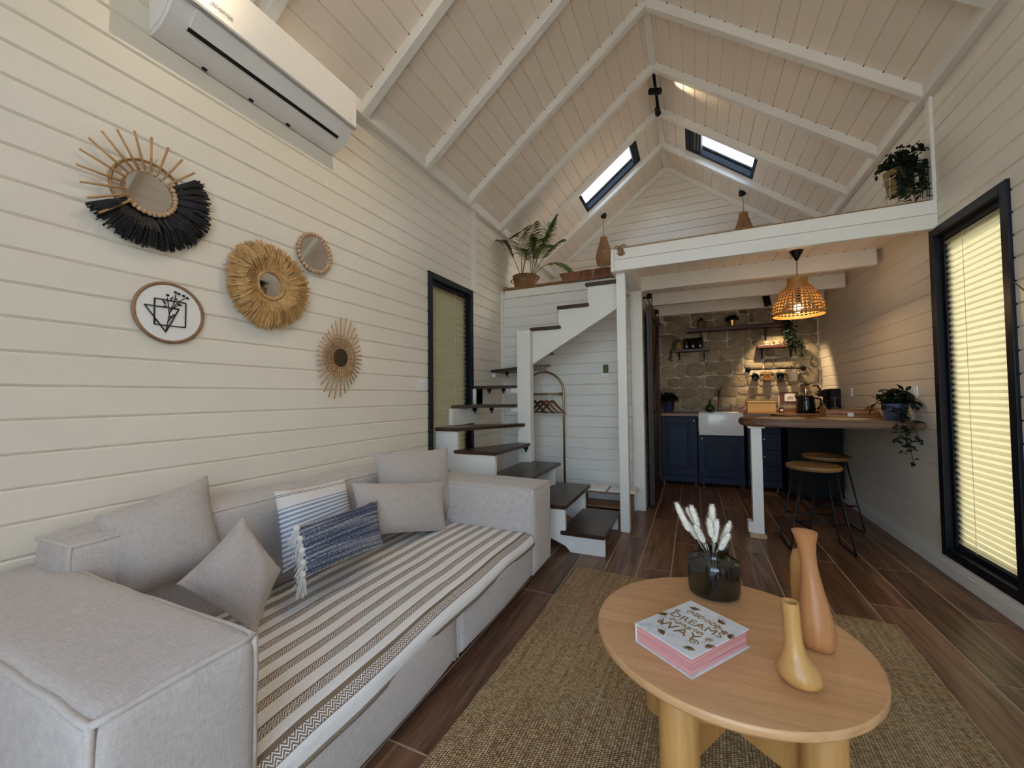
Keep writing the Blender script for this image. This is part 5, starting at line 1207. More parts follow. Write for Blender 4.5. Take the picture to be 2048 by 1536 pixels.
# coffee machine
xa = std(1636, 5.42)+.02; xb = XR-.03; t = thing('coffee_machine', 'black boxy coffee machine on the worktop by the boarded wall', 'coffee machine', ((xa+xb)/2, 5.38, CZ))
build('body', MB().bbox(xa+.05, xa+.30, 5.28, 5.56, CZ, CZ+.275, .02, 3), BLK, t, smooth=True, autos=50); build('head', MB().bbox(xa, xa+.05, 5.30, 5.54, CZ+.19, CZ+.262, .012, 2), BLK, t, smooth=True, autos=50); build('drip_tray', MB().bbox(xa-.01, xa+.05, 5.30, 5.54, CZ, CZ+.03, .006), BLK, t)
pt = build('pot', MB().tube(arc((xa+.015, 5.292, CZ+.11), .045, 0, 2*math.pi*19/20, 19), .004, 6, closed=True).bbox(xa-.012, xa+.045, 5.31, 5.42, CZ+.032, CZ+.13, .012, 2), plain('gloss_black', (.008, .008, .009), .1), t, smooth=True)
# tray with upside-down stemware
ta = Vector((1.22, 4.44, CZ)); R_ = Matrix.Translation(ta) @ Matrix.Rotation(-.10, 4, 'Z'); TRAYW = wood('tray_acacia', (.22, .09, .028), (.36, .17, .06), (.46, .25, .10), (3, 30, 30), .45)
t = thing('serving_tray', 'acacia crate tray with slatted sides on the worktop', 'tray', ta)
W2_, D2_ = .17, .20
build('base', MB().bbox(-W2_, W2_, -D2_, D2_, .002, .014, .003).xform(R_), TRAYW, t)
for s in (-1, 1):
    build('end', MB().prism([(s*W2_, -D2_, .014), (s*W2_, D2_, .014), (s*W2_, D2_, .075), (s*W2_, .06, .115), (s*W2_, -.06, .115), (s*W2_, -D2_, .075)], (-s, 0, 0), .014).xform(R_), TRAYW, t)
    for z in (.022, .055): build('slat', MB().bbox(-W2_+.014, W2_-.014, s*D2_-.006, s*D2_+.006, z, z+.024, .002).xform(R_), TRAYW, t)
tg = build('tag', MB().bbox(-.03, .012, -D2_-.010, -D2_-.006, .030, .062, .001).xform(R_), PVC, t)
WG = thinglass('clear_glass', (.93, .95, .95), .10)
for dx, dy, lab in ((-.085, -.04, 'upturned wine glass nearer the coffee machine in the tray'), (-.01, .03, 'upturned wine glass in the middle of the tray')):
    c = R_ @ Vector((dx, dy, .0155)); solo('wine_glass', MB().lathe([(.033, 0), (.040, .03), (.038, .06), (.020, .085), (.005, .095), (.004, .165), (.03, .172), (.033, .174)], c, 24, False, True), WG, lab, 'glass', 'wine glasses in the tray', True)
# sockets on the right wall
def socket(label, y0, y1, z0, z1, n):
    t = thing('wall_socket', label, 'socket', (XR, (y0+y1)/2, z0)); build('plate', MB().bbox(XR-.010, XR, y0, y1, z0, z1, .003), PVC, t); w = (y1-y0-.02)/n
    for i in range(n):
        c = Vector((XR-.0105, y1-.01-w*(i+.5), (z0+z1)/2))
        if i < n-1 or n == 1: build('socket_face', MB().tube([c, c+Vector((-.002, 0, 0)), c+Vector((-.0021, 0, 0)), c+Vector((.006, 0, 0))], [w*.42, w*.42, w*.36, w*.34], 20), PVC, t)
        else: build('rocker', MB().bbox(XR-.014, XR-.009, c.y-w*.4, c.y+w*.4, c.z-.026, c.z+.026, .002), PVC, t)
socket('white double socket with switch on the boarded wall above the bar', 3.677, 3.897, 1.086, 1.168, 3)
socket('white single socket on the boarded wall behind the wine glasses', 4.93, 5.03, 1.09, 1.17, 1)
# trailing plant on the bar
px_ = Vector((1.29, 3.70, BT)); t = thing('hanging_plant', 'ivy in a blue patterned pot trailing over the end of the bar', 'plant', px_)
build('pot', MB().lathe(pot_prof(.055, .075, .12, BT), (px_.x, px_.y, 0), 28), plain('blue_white_glaze', (.05, .065, .13), .3, 0, .9, 90), t, smooth=True, autos=40)
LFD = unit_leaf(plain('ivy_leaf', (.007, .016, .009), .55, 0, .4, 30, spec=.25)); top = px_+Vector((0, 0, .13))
def strand(parent, pts, n, L, me, mat, jit=.02):
    pts = [Vector(p) for p in pts]; build('vine', MB().tube(pts, .0022, 5), mat, parent)
    for i in range(n):
        k = (i+.5)/n*(len(pts)-1); a = int(k); q = pts[a].lerp(pts[min(a+1, len(pts)-1)], k-a); d = rv(); d.z = d.z*.5-.15
        put_leaf(me, parent, q+rv(jit)*rnd.random(), d, L*rnd.uniform(.75, 1.2), (Vector((0, 0, 1))+rv(.5)).normalized())
IVS = plain('ivy_stem', (.02, .03, .015), .6)
for k in range(22):
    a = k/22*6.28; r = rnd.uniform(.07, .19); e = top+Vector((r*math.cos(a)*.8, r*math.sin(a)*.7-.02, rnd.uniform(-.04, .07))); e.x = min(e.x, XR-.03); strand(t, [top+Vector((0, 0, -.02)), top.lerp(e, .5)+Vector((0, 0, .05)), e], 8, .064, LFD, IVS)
for e1, e2, e3, n in ((K(1805, 850, 3.52), K(1815, 880, 3.50), K(1828, 925, 3.50), 40), (K(1795, 850, 3.52), K(1800, 872, 3.5), K(1795, 880, 3.5), 14), (K(1825, 840, 3.52), K(1835, 868, 3.5), K(1840, 885, 3.5), 24), (K(1815, 845, 3.54), K(1822, 885, 3.5), K(1812, 905, 3.5), 26)):
    strand(t, [top, top.lerp(e1, .6)+Vector((0, 0, .03)), e1, e2, e3], n, .052, LFD, IVS, .035)
for q in (K(1838, 815, 3.55), K(1832, 800, 3.58), K(1820, 800, 3.6)): strand(t, [top, top.lerp(q, .6)+Vector((0, 0, .02)), q], 6, .05, LFD, IVS)
# pendant over the bar
PC = Vector((.79, 3.93, 2.284)); t = thing('pendant_lamp', 'lit woven bamboo bell pendant lamp hanging over the bar', 'lamp', (PC.x, PC.y, 1.75)); BAM = wood('bamboo_strip', (.30, .125, .03), (.44, .21, .055), (.52, .28, .09), (40, 40, 40), .5)
build('ceiling_rose', MB().lathe([(.008, 2.205), (.05, 2.283), (.05, 2.2835)], (PC.x, PC.y, 0), 28), M_BLACK, t, smooth=True, autos=30); build('cord', MB().cyl((PC.x, PC.y, 2.06), (PC.x, PC.y, 2.21), .003, 8), M_BLACK, t)
pf = [(.070, 2.055), (.069, 2.03), (.072, 2.005), (.088, 1.985), (.112, 1.962), (.136, 1.93), (.155, 1.895), (.168, 1.855), (.176, 1.81), (.179, 1.775), (.179, 1.758)]
def lattice(prof, c, nv, nr, wv, wr, M=None, skip=0):
    mb = MB(); n = len(prof)
    def samp(t):
        k = t*(n-1); a = min(int(k), n-2); f = k-a; return prof[a][0]*(1-f)+prof[a+1][0]*f, prof[a][1]*(1-f)+prof[a+1][1]*f
    for i in range(nv):
        a = 2*math.pi*i/nv; d0 = wv; pts = [samp(j/14) for j in range(15)]; L = []
        ca, sa = math.cos(a), math.sin(a)
        for r, z in pts: L += [(c[0]+r*ca-sa*d0/2, c[1]+r*sa+ca*d0/2, z), (c[0]+r*ca+sa*d0/2, c[1]+r*sa-ca*d0/2, z)]
        mb.add(L, [(2*j, 2*j+1, 2*j+3, 2*j+2) for j in range(14)])
    for k in range(nr):
        r, z = samp((k+.5)/nr); r += .0012*(1 if k % 2 else -1); L = []; m = 48
        r2, z2 = samp(min(1, (k+.5)/nr+.001)); dr, dz = r2-r, z2-z
        for i in range(m): a = 2*math.pi*i/m; L += [(c[0]+r*math.cos(a), c[1]+r*math.sin(a), z-wr/2), (c[0]+(r+.0004)*math.cos(a), c[1]+(r+.0004)*math.sin(a), z+wr/2)]
        mb.add(L, [(2*i, 2*((i+1) % m), 2*((i+1) % m)+1, 2*i+1) for i in range(m)])
    return mb
sh = build('shade', lattice(pf, PC, 38, 16, .0085, .0095), BAM, t); build('rim', MB().tube(arc((PC.x, PC.y, 1.757), .179, 0, 2*math.pi*47/48, 47, Vector((1, 0, 0)), Vector((0, 1, 0))), .005, 6, closed=True), BAM, t, smooth=True); build('collar', MB().lathe([(.071, 2.03), (.071, 2.058), (.066, 2.058), (.066, 2.03)], (PC.x, PC.y, 0), 32, False, False), BAM, t)
build('lamp_holder', MB().lathe([(.018, 1.86), (.018, 2.06)], (PC.x, PC.y, 0), 16), M_BLACK, t); build('bulb', MB().sphere((PC.x, PC.y, 1.815), .030, 16, 10, (1, 1, 1.2)), emit('bulb_glow', (1, .62, .26), 22), t, smooth=True)
def lamp(name, kind, loc, energy, col, parent, **kw):
    l = bpy.data.lights.new(name, kind); l.energy = energy; l.color = col
    for k, v in kw.items(): setattr(l, k, v)
    o = bpy.data.objects.new(name, l); COL.objects.link(o); o.parent = parent; o.location = Vector(loc)-world_loc(parent); return o
lamp('bulb_light', 'POINT', (PC.x, PC.y, 1.765), 2.6, (1, .66, .34), t, shadow_soft_size=.03)
# cylinder spot above the worktop corner
spc = Vector((.80, 5.46, 2.20)); aim = (Vector((1.10, 6.0, 1.1))-spc).normalized(); ax = Vector((.16, -.05, -1)).normalized()
t = thing('spotlight', 'black cylinder spotlight under the loft near the stone wall', 'lamp', (spc.x, spc.y, 2.284)); build('body', MB().tube([spc-ax*.065, spc-ax*.064, spc+ax*.062, spc+ax*.063, spc+ax*.05], [.02, .036, .036, .031, .030], 24), M_BLACK, t, smooth=True, autos=40); build('mount', MB().cyl((spc.x-.01, spc.y, 2.284), spc-ax*.06, .008, 8), M_BLACK, t)
build('lens', MB().tube([spc+ax*.0505, spc+ax*.0515], .029, 20), emit('spot_lens', (1, .75, .42), 30), t)
so2 = lamp('spot_beam', 'SPOT', spc+ax*.07, 42, (1, .72, .40), t, spot_size=1.3, spot_blend=.5, shadow_soft_size=.02); so2.rotation_euler = aim.to_track_quat('-Z', 'Y').to_euler()
# ------------------------------------------------------------------ barn door on the bathroom side wall
BARN = wood('dark_brown_barn_wood', (.020, .010, .007), (.045, .024, .016), (.075, .042, .028), (30, 30, 2), .5, 1, 5)
bd = thing('door_1', 'dark brown sliding barn door hanging on a black rail', 'door', (XB+.04, 5.0, 0)); bd['kind'] = 'structure'
del bd['label']; del bd['category']
dx0, dx1 = XB+.028, XB+.066; dy0, dy1 = 4.24, 5.25
for i in range(8):
    w_ = (dy1-dy0)/8; build('plank', MB().bbox(dx0+.004, dx1-.004, dy0+i*w_+.0015, dy0+(i+1)*w_-.0015, .02, 2.03, .003), BARN, bd)
for y in (dy0, dy1-.10): build('stile', MB().bbox(dx1-.004, dx1+.014, y, y+.10, .02, 2.03, .003), BARN, bd)
for z in (.02, .97, 1.93): build('rail', MB().bbox(dx1-.0035, dx1+.0145, dy0+.10, dy1-.10, z, z+.10, .003), BARN, bd)
build('brace', MB().prism([(dx1-.003, dy0+.10, 1.08), (dx1-.003, dy0+.18, 1.08), (dx1-.003, dy1-.10, 1.93), (dx1-.003, dy1-.18, 1.93)], (1, 0, 0), .016), BARN, bd)
build('track', MB().bbox(dx0+.012, dx0+.020, 4.2, 5.97, 2.085, 2.125, .002), M_BLACK, bd)
for y in (dy0+.07, dy1-.08):
    build('hanger', MB().bbox(dx1+.014, dx1+.020, y-.02, y+.02, 1.80, 2.12, .002).tube([(dx0+.016, y, 2.132), (dx0+.04, y, 2.132)], .03, 18).bbox(dx0+.02, dx1+.02, y-.02, y+.02, 2.11, 2.15, .002), M_BLACK, bd)
for y in (4.25, 4.9, 5.6, 5.93): build('track_bolt', MB().tube([(XB, y, 2.105), (dx0+.03, y, 2.105)], .010, 10), M_BLACK, bd)
build('pull_handle', MB().tube([(dx1+.014, dy0+.05, .95), (dx1+.04, dy0+.05, .96), (dx1+.04, dy0+.05, 1.16), (dx1+.014, dy0+.05, 1.17)], .007, 8), M_BLACK, bd, smooth=True)

# ------------------------------------------------------------------ rope edging on the loft
ROPE = wood('manila_rope', (.20, .105, .042), (.33, .19, .085), (.43, .27, .13), (60, 60, 60), .85)
def rope(name, label, a, b, R, pitch):
    mb = MB(); a, b = Vector(a), Vector(b); d = b-a; n = int(d.length/pitch*10); u = d.normalized(); s = u.orthogonal().normalized(); w = u.cross(s)
    for q in range(3):
        mb.tube([a+d*(i/n)+(s*math.cos(i/10*6.283+q*2.094)+w*math.sin(i/10*6.283+q*2.094))*R*.5 for i in range(n+1)], R*.56, 5)
    return mb
rp = thing('rope', 'thick twisted rope along the edge of the loft behind the stairs', 'rope', (-1.3, YBW-.008, 2.318))
build('strands', rope('r', '', (XL+.03, YBW-.004, 2.335), (-.625, YBW-.004, 2.339), .021, .085), ROPE, rp, smooth=True)
mb = MB()
for k in range(5): mb.tube(arc((XL+.045+k*.004, YBW-.006, 2.343), .020, k, k+5.5, 14, Vector((.5, .3, .8)).normalized(), Vector((-.2, .9, -.3)).normalized()), .009, 6)
mb.tube([(XL+.05, YBW-.02, 2.33), (XL+.055, YBW-.034, 2.31), (XL+.048, YBW-.034, 2.285)], .005, 6); build('knot', mb, ROPE, rp, smooth=True)
rp = thing('rope', 'thin rope lying along the top of the loft fascia with a frayed tassel', 'rope', (.4, 3.37, 2.32))
build('strands', rope('r', '', (-.58, 3.372, 2.328), (XR-.012, 3.372, 2.328), .008, .04), ROPE, rp, smooth=True)
mb = MB(); kx = -.53
for k in range(4): mb.tube(arc((kx, 3.352, 2.333), .014, k, k+5, 12, Vector((.7, .2, .6)).normalized(), Vector((-.3, .9, .2)).normalized()), .007, 6)
for k in range(60):
    x = kx+.01+rnd.gauss(0, .010); mb.tube([(kx, 3.343, 2.332), (x, 3.336, 2.31), (x+rnd.gauss(0, .006)+.006, 3.336+rnd.gauss(0, .003), 2.255+rnd.random()*.02)], .0018, 4)
mb.tube([(kx, 3.352, 2.336), (kx+.03, 3.347, 2.348), (kx+.055, 3.345, 2.338)], .007, 6); mb.tube([(kx, 3.352, 2.336), (kx-.02, 3.347, 2.346), (kx-.035, 3.345, 2.334)], .006, 6)
build('tassel', mb, ROPE, rp, smooth=True)

# ------------------------------------------------------------------ palm in a basket on the loft edge
PB = Vector((-1.745, 4.30, 2.317)); t = thing('potted_palm', 'green palm in a brown woven basket on the loft edge', 'plant', PB)
BASK = wood('seagrass_basket', (.13, .060, .024), (.24, .125, .055), (.33, .19, .09), (30, 30, 90), .8)
prof = []
for i in range(25):
    f = i/24; prof.append((.112+.038*f+.004*math.sin(i*math.pi), PB.z+.001+.19*f)); prof.append((.116+.038*f, PB.z+.005+.19*f)) if i < 24 else None
build('basket', MB().lathe(prof+[(.144, PB.z+.185), (.13, PB.z+.16), (.002, PB.z+.158)], (PB.x, PB.y, 0), 36), BASK, t, smooth=True)
for s in (-1, 1): build('handle', MB().tube(arc((PB.x+s*.152, PB.y-.02, PB.z+.15), .022, -1.6, 1.6, 8, Vector((s, 0, 0)), Vector((0, .3, 1)).normalized()), .007, 6), BASK, t, smooth=True)
PALM = plain('palm_leaf', (.07, .135, .025), .5, 0, .35, 25); PSTEM = plain('palm_stem', (.16, .19, .06), .6)
def frond(base, tip, sag, n, L, bare=.4):
    base, tip = Vector(base), Vector(tip); mid = base.lerp(tip, .6)+Vector((0, 0, sag)); pts = []
    for i in range(21):
        k = i/20; pts.append(base*(1-k)**2+mid*2*k*(1-k)+tip*k*k)
    mb = MB(); mb.cur = 1; mb.tube(pts, [.0055*(1-.8*i/20) for i in range(21)], 6); mb.cur = 0
    for i in range(n):
        k = bare+(1-bare)*(i+.5)/n; a = min(int(k*20), 19); p = pts[a].lerp(pts[a+1], k*20-a); d = (pts[a+1]-pts[a]).normalized()
        side = d.cross(Vector((.15, -.25, 1))).normalized(); ll = L*(.55+.75*math.sin(math.pi*min(1, (k-bare)/(1-bare)*.85+.15)))
        for s in (-1, 1): mb.leaf(p, side*s+d*.75+Vector((0, 0, -.05))+rv(.12), Vector((0, 0, 1)), ll, .017, .22, .1)
    mb.v = [(max(v[0], XL+.012), v[1], min(v[2], ceil_z(max(v[0], XL+.012))-.10)) for v in mb.v]
    return build('frond', mb, [PALM, PSTEM], t)
def FP(px, py, y): return at(px, py, y=y)
b1, b2 = PB+Vector((-.05, 0, .17)), PB+Vector((.07, 0, .17))
for b, (px, py), y, sag in ((b1, (1000, 480), 4.0, .16), (b1, (1043, 440), 4.34, .0), (b1, (1068, 446), 4.42, .04), (b1, (1058, 470), 4.45, .02), (b2, (1112, 432), 4.30, .10), (b2, (1100, 446), 4.45, .05), (b2, (1126, 480), 4.38, .12), (b2, (1142, 543), 4.26, .26), (b2, (1095, 490), 4.15, .14), (b2, (1075, 480), 4.2, .10), (b2, (1060, 500), 4.4, .14)):
    frond(b, FP(px, py, y), sag, 34, .125 if py < 520 else .10, .33)
# live-edge slab lying at the top of the stairs
SLAB = wood('redwood_slab', (.12, .036, .011), (.24, .082, .026), (.33, .13, .045), (2, 26, 26), .4)
vs = []; n = 18
for j, z in ((0, 2.319), (1, 2.405)):
    for i in range(n): vs.append((-1.262+.64*i/(n-1)+(.04 if j == 0 and i == 0 else 0), 4.045+.022*noise.noise(Vector((i*.45, j*1.3, 2)))+(.02 if j == 0 else 0), z-.012*(i/(n-1))*j*0))
    for i in range(n): vs.append((-.622-.64*i/(n-1), 4.34+.02*noise.noise(Vector((i*.4, j+7, 5))), z))
k = 2*n; solo('wood_slab', MB().add(vs, [tuple(range(k))[::-1], tuple(range(k, 2*k))]+[(i, (i+1) % k, k+(i+1) % k, k+i) for i in range(k)]), SLAB, 'thick live edge red wood slab lying at the top of the stairs', 'wood slab')
# knitted pouf and loft pendants
pp = Vector((-.83, 4.95, 2.318)); m = fabric('charcoal_knit', (.10, .10, .10), .6, 90, .95, 1.0)
solo('pouf', MB().lathe([(.10, 0), (.20, .02), (.25, .09), (.24, .16), (.17, .215), (.06, .235), (.01, .236)], pp, 32), m, 'charcoal knitted round pouf on the loft floor', 'pouf', None, True)
def loft_pendant(x, y, label):
    zc = ceil_z(x)-.006; zb = 2.985; t = thing('pendant_lamp', label, 'lamp', (x, y, zb), 'woven pendants in the loft')
    n = Vector((SLP if x > XM else -SLP, 0, 1)).normalized(); mb = MB(); mb.tube([Vector((x, y, zc+.004)), Vector((x, y, zc+.004))-n*.02, Vector((x, y, zc))-n*.055], [.045, .042, .008], 20); build('ceiling_rose', mb, M_BLACK, t, smooth=True, autos=40)
    top = zb+.39; build('cord', MB().cyl((x, y, zc-.05), (x, y, top), .003, 8), M_BLACK, t)
    pf = [(.048, top), (.047, top-.03), (.053, top-.06), (.070, top-.11), (.092, top-.18), (.108, top-.25), (.112, top-.29), (.108, top-.33), (.097, zb)]
    RATL = wood('rattan_weave', (.24, .105, .032), (.36, .18, .06), (.45, .25, .10), (50, 50, 50), .6)
    mb = lattice(pf, (x, y, 0), 60, 44, .0042, .0045); build('shade', mb, RATL, t)
    mb = MB()   # diagonal weave
    for s in (-1, 1):
        for i in range(30):
            pts = []
            for j in range(25):
                k = j/24*(len(pf)-1); a = min(int(k), len(pf)-2); f = k-a; r = pf[a][0]*(1-f)+pf[a+1][0]*f; zz = pf[a][1]*(1-f)+pf[a+1][1]*f; an = 2*math.pi*i/30+s*j/24*1.6; pts.append((x+(r+.001)*math.cos(an), y+(r+.001)*math.sin(an), zz))
            mb.tube(pts, .0018, 3, False)
    build('weave', mb, RATL, t); build('bulb', MB().sphere((x, y, top-.2), .025, 12, 8), PVC, t, smooth=True); build('lamp_holder', MB().cyl((x, y, top-.18), (x, y, top), .014, 10), M_BLACK, t)
loft_pendant(-1.12, 5.74, 'woven rattan pear pendant above the pouf in the loft')
loft_pendant(.615, 5.72, 'woven rattan pear pendant over the loft centre by the gable')
# plant in wire stand on the loft
q = Vector((1.275, 3.46, 2.318)); t = thing('potted_plant', 'leafy plant in a brass pot on a thin wire stand on the loft', 'plant', q); pz = q.z+.12
build('pot', MB().lathe(pot_prof(.062, .082, .15, pz), (q.x, q.y, 0), 28), plain('aged_brass', (.30, .20, .07), .4, .6, .2), t, smooth=True, autos=40)
mb = MB()
for k in range(4): a = k*1.571+.6; mb.cyl((q.x+.085*math.cos(a), q.y+.085*math.sin(a), q.z+.001), (q.x+.078*math.cos(a), q.y+.078*math.sin(a), pz+.10), .0028, 6)
for zz, r in ((pz+.09, .084), (pz-.005, .07)): mb.tube(arc((q.x, q.y, zz), r, 0, 2*math.pi*23/24, 23, Vector((1, 0, 0)), Vector((0, 1, 0))), .0026, 5, closed=True)
build('wire_stand', mb, plain('white_wire', (.55, .50, .42), .4), t)
LFL = unit_leaf(plain('loft_leaf', (.009, .022, .010), .55, 0, .4, 30, spec=.25), w=.5); tp = Vector((q.x, q.y, pz+.15))
for k in range(34):
    a = k/34*6.28; r = rnd.uniform(.06, .16); e = tp+Vector((r*math.cos(a)*.9, r*math.sin(a)*.8-.02, rnd.uniform(-.02, .13))); e.x = min(e.x, XR-.03); strand(t, [tp, tp.lerp(e, .5)+Vector((0, 0, .04)), e], 8, .046, LFL, IVS)
for k in range(22):
    x = q.x+rnd.uniform(-.045, .11); e = Vector((x, q.y-.10, q.z+rnd.uniform(.015, .12))); strand(t, [tp, Vector((x, q.y-.09, pz+.14)), e], 15, .042, LFL, IVS, .03)
# track lights under the ridge
tz_ = ceil_z(XM)-.044
def track(label, y0, y1, heads):
    tl = thing('track_light', label, 'lamp', (XM, (y0+y1)/2, tz_))
    build('track', MB().bbox(XM-.014, XM+.014, y0, y1, tz_-.018, tz_, .003), M_BLACK, tl)
    for y, ax, energy, size, col in heads:
        c = Vector((XM, y, tz_-.085)); ax = Vector(ax).normalized(); b = build('spot_head', MB().tube([c-ax*.062, c-ax*.061, c+ax*.060, c+ax*.061, c+ax*.05], [.018, .031, .031, .027, .026], 22), M_BLACK, tl, smooth=True, autos=40)
        build('lens', MB().tube([c+ax*.0505, c+ax*.052], .0255, 20), emit('head_lens', (1, .86, .66), 25), b); build('arm', MB().cyl((XM, y, tz_-.016), c, .007, 8).bbox(XM-.013, XM+.013, y-.04, y+.04, tz_-.032, tz_-.017, .003), M_BLACK, b)
        l = lamp('spot_beam', 'SPOT', c+ax*.07, energy, col, tl, spot_size=size, spot_blend=.9, shadow_soft_size=.018); l.rotation_euler = ax.to_track_quat('-Z', 'Y').to_euler()
WARM = (1, .78, .50)
track('black ceiling track with two cylinder spotlights under the ridge', 4.095, 4.70, [(4.28, (.82, -.28, -.42), 8, 1.1, WARM), (4.60, (.10, -.60, -.80), 14, 1.2, WARM)])
# a like track over the sofa (above the picture): it throws the short shadows beside the wall decorations
aim1 = Vector((-1.98, 1.15, 1.75))-Vector((XM, 1.75, tz_-.085))
track('black ceiling track with spotlights over the sofa', 1.45, 2.05, [(1.75, aim1, 38, 1.25, WARM)])

# ------------------------------------------------------------------ clothes rack, hangers, notices and bench below the stairs
t = thing('clothes_rack', 'brass arched clothes rack standing below the stairs', 'clothes rack', (-1.2, 4.03, 0)); yR = 4.04
xr = K(1128, 850, yR).x; ztop = K(1089, 744, yR).z; xc = K(1087, 745, yR).x; rad = xr-xc
pts = [(xr, yR, .012), (xr, yR, ztop-rad)]+[tuple(p) for p in arc((xc, yR, ztop-rad), rad, 0, math.pi, 22)]+[(xc-rad, yR, .012)]
BR2 = plain('antique_brass', (.35, .25, .10), .3, .95, .08)
build('arch', MB().tube(pts, .0105, 12), BR2, t, smooth=True)
zr2 = K(1100, 788, yR).z; build('rail', MB().cyl((xc-rad, yR, zr2), (xr, yR, zr2), .0095, 12), BR2, t, smooth=True)
for x in (xr, xc-rad): build('foot', MB().bbox(x-.012, x+.012, yR-.08, yR+.08, .001, .015, .003), BR2, t); 
build('collar', MB().cyl((xr-.045, yR, zr2), (xr-.010, yR, zr2), .014, 12), BR2, t, smooth=True)
HW = [wood('hanger_dark', (.05, .018, .008), (.09, .035, .016), (.12, .05, .025)), wood('hanger_red', (.16, .05, .015), (.26, .095, .03), (.34, .14, .05))]
for i, (px, h, lab) in enumerate(((1068, 0, 'dark wooden hanger half hidden by the newel post'), (1082.5, 0, 'dark wooden hanger second from the newel post'), (1092.5, 1, 'reddish wooden hanger between a dark and a red one'), (1104, 1, 'reddish wooden hanger at the free end of the rail'))):
    c = K(px, 800, yR); x = c.x; zt = K(px, 800, yR).z; g = thing('clothes_hanger', lab, 'hanger', (x, yR, zt-.12), 'hangers on the brass rack')
    ax = Vector((math.cos(.55), -math.sin(.55), 0)); zz = zr2+.0125
    build('hook', MB().tube([Vector((x, yR, zt-.005)), Vector((x, yR, zr2-.03)), Vector((x, yR, zr2-.03))+ax*.012+Vector((0, 0, .008)), Vector((x, yR, zr2))+ax*.0165, Vector((x, yR, zr2+.0145)), Vector((x, yR, zr2))-ax*.0165], .0016, 6), STEEL, g)
    mb = MB(); m_ = HW[h]
    for s in (-1, 1):
        P = [Vector((x, yR, zt-.012)), Vector((x, yR, zt-.02))+ax*s*.03, Vector((x, yR, zt-.05))+ax*s*.07, Vector((x, yR, zt-.105))+ax*s*.15, Vector((x, yR, zt-.135))+ax*s*.205]
        mb.tube(P, [.013, .014, .012, .010, .007], 8)
    mb.tube([Vector((x, yR, zt-.128))+ax*-.19, Vector((x, yR, zt-.128))+ax*.19], .0045, 6); build('shoulders', mb, m_, g, smooth=True)
YW = YBW-.001
a, b = K(1068, 726, YW), K(1100, 758, YW); sg = thing('notice', 'paper stair warning notice on the white boards behind the rack', 'sign', ((a.x+b.x)/2, YW, b.z)); build('paper', MB().box(a.x-.06, b.x, YW-.0015, YW, b.z, a.z), plain('pale_paper', (.74, .70, .71), .6, 0, .02), sg)
cxs = K(1081, 735, YW).x-.02
INK = plain('ink', (.02, .02, .02), .6)
for s_, py in (('MERDİVENDEN', 732.5), ('DİKKATLİ', 739)):
    z_ = K(1081, py, YW).z; text('lettering', s_, .040 if 'M' in s_ else .040, Matrix(((1, 0, 0, cxs), (0, 0, -1, YW-.0022), (0, 1, 0, z_), (0, 0, 0, 1))), INK, sg, bold=.0012)
a, b = K(1203, 727, YW), K(1219.5, 754.5, YW); th_ = thing('thermostat', 'white wall thermostat with green display', 'thermostat', ((a.x+b.x)/2, YW, b.z)); build('case', MB().bbox(a.x, b.x, YW-.018, YW, b.z, a.z, .004), PVC, th_)
a2, b2 = K(1205.5, 729.5, YW-.018), K(1217, 746, YW-.018); dsp = build('display', MB().bbox(a2.x, b2.x, YW-.0195, YW-.0178, b2.z, a2.z, .001), plain('lcd_green', (.10, .16, .06), .25, 0, .05), th_)
text('digits', '23°', .034, Matrix(((1, 0, 0, (a2.x+b2.x)/2), (0, 0, -1, YW-.0202), (0, 1, 0, (a2.z+b2.z)/2+.012), (0, 0, 0, 1))), INK, dsp)
build('button', MB().tube([((a2.x+b2.x)/2-.005, YW-.018, b.z+.016), ((a2.x+b2.x)/2-.005, YW-.021, b.z+.016)], .009, 14), plain('button_grey', (.66, .67, .72), .4), th_)
a, b = K(1233, 726, YW), K(1241, 746, YW); ls2 = thing('light_switch', 'white rocker light switch behind the loft post', 'light switch', ((a.x+b.x)/2, YW, b.z)); build('plate', MB().bbox(a.x, a.x+.085, YW-.010, YW, b.z-.0, b.z+.085, .003), PVC, ls2); build('rocker', MB().bbox(a.x+.02, a.x+.065, YW-.014, YW-.009, b.z+.014, b.z+.071, .002), PVC, ls2)
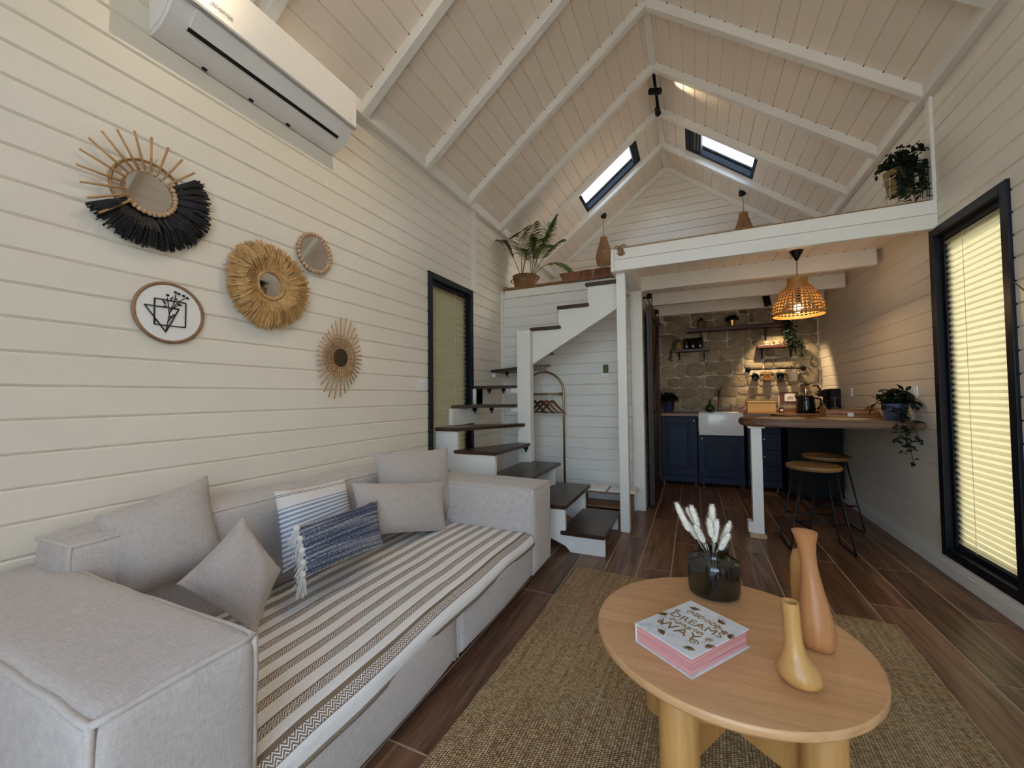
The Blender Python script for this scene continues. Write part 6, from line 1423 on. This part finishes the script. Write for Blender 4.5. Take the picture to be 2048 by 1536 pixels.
# low shoe bench with folded towels
yb0, yb1 = 3.86, 4.12; zt = K(1205, 983, yb0).z; zl = K(1205, 1012, yb0).z; xe = K(1263, 1000, yb0+.06).x; xs_ = -1.02
bn = thing('shoe_bench', 'low open wooden bench with two shelves below the stairs', 'bench', ((xs_+xe)/2, 4.0, 0)); BW = wood('bench_oak', (.24, .12, .05), (.37, .21, .10), (.46, .28, .15), (2, 30, 30), .5)
build('top', MB().bbox(xs_, xe, yb0, yb1, zt-.018, zt, .003), BW, bn); build('lower_shelf', MB().bbox(xs_+.014, xe-.014, yb0, yb1, zl-.016, zl, .003), BW, bn)
for x in (xs_, xe-.014): build('side', MB().bbox(x, x+.014, yb0+.002, yb1, .001, zt-.0185, .002), wood('bench_side', (.09, .04, .02), (.15, .07, .035), (.2, .1, .05)), bn)
def towel(x0, x1, h, seed, lab):
    vs = []; n = 16; m = 10
    for j in range(m+1):
        for i in range(n+1):
            u, v = i/n, j/m; e = min(1, 6*min(u, 1-u))*min(1, 6*min(v, 1-v))
            vs.append((x0+(x1-x0)*u+.01*noise.noise(Vector((v*4, seed, 0))), yb0-.012+(yb1-yb0-.01)*v+.012*noise.noise(Vector((u*4, seed, 4))), zt+.003+h*e**.5*(.7+.6*abs(noise.noise(Vector((u*2.5+seed, v*2, 1)))))))
    mb = MB().add(vs, [(j*(n+1)+i, j*(n+1)+i+1, (j+1)*(n+1)+i+1, (j+1)*(n+1)+i) for j in range(m) for i in range(n)]); o = solo('towel', mb, fabric('white_towel', (.74, .74, .71), .1, 200), lab, 'towel', None, True)
    o.modifiers.new('t', 'SOLIDIFY').thickness = .003
towel(-.98, -.775, .035, 2, 'crumpled white towel at the stair side of the low bench'); towel(-.765, -.50, .03, 11, 'crumpled white towel at the loft post end of the low bench')
# tall plant by the right wall, mostly outside the picture
q = Vector((1.19, 1.42, 0)); t = thing('floor_plant', 'long arching green leaf of a potted plant beside the cream blind', 'plant', q); build('pot', MB().lathe(pot_prof(.12, .16, .32, .001), (q.x, q.y, 0), 32), plain('grey_planter', (.28, .27, .25), .7), t, smooth=True, autos=40)
BLADE = plain('strap_leaf', (.10, .12, .04), .5, 0, .3, 20)
for k in range(16):
    a = k*2.39996; tip = q+Vector((-abs(.0)+.12*math.cos(a)+.04, .16*math.sin(a)-.12, 1.15+.3*((k*7) % 5)/5))
    if k == 0: tip = at(2004, 549, y=1.97)
    if tip.x > XR-.04: tip.x = XR-.04
    base = q+Vector((0, 0, .31)); mid = base.lerp(tip, .55)+Vector((0, 0, .28)); vs = []
    for i in range(13):
        s = i/12; p = base*(1-s)**2+mid*2*s*(1-s)+tip*s*s; w_ = .020*math.sin(math.pi*min(1, s*.9+.12))**.7*(1-s*.4); sd = Vector((-math.sin(a), math.cos(a), 0)); vs += [p-sd*w_, p-Vector((0, 0, .006*(1-s))), p+sd*w_]
    build('leaf', MB().add(vs, [f for i in range(12) for f in ((3*i, 3*i+1, 3*i+4, 3*i+3), (3*i+1, 3*i+2, 3*i+5, 3*i+4))]), BLADE, t, smooth=True)
# tree outside, seen through the left skylight
q = Vector((-4.6, 8.8, -.3)); t = thing('tree', 'green leafy tree outside seen through the skylight', 'tree', q); build('trunk', MB().tube([q, q+Vector((.05, 0, 2)), q+Vector((.2, .1, 4)), q+Vector((.5, .2, 5.6))], [.14, .11, .08, .03], 10), plain('bark', (.16, .11, .07), .9), t, smooth=True)
mb = MB(); cpt = q+Vector((.15, .1, 5.3))
for i in range(1500):
    v = rv(); p = cpt+Vector((v.x*1.0, v.y*1.0, v.z*.9))*rnd.random()**.4; mb.leaf(p, rv(), rv(), .14, .07, .2)
build('foliage', mb, plain('tree_leaf', (.10, .20, .05), .6, 0, .4, 20), t, kind='stuff')
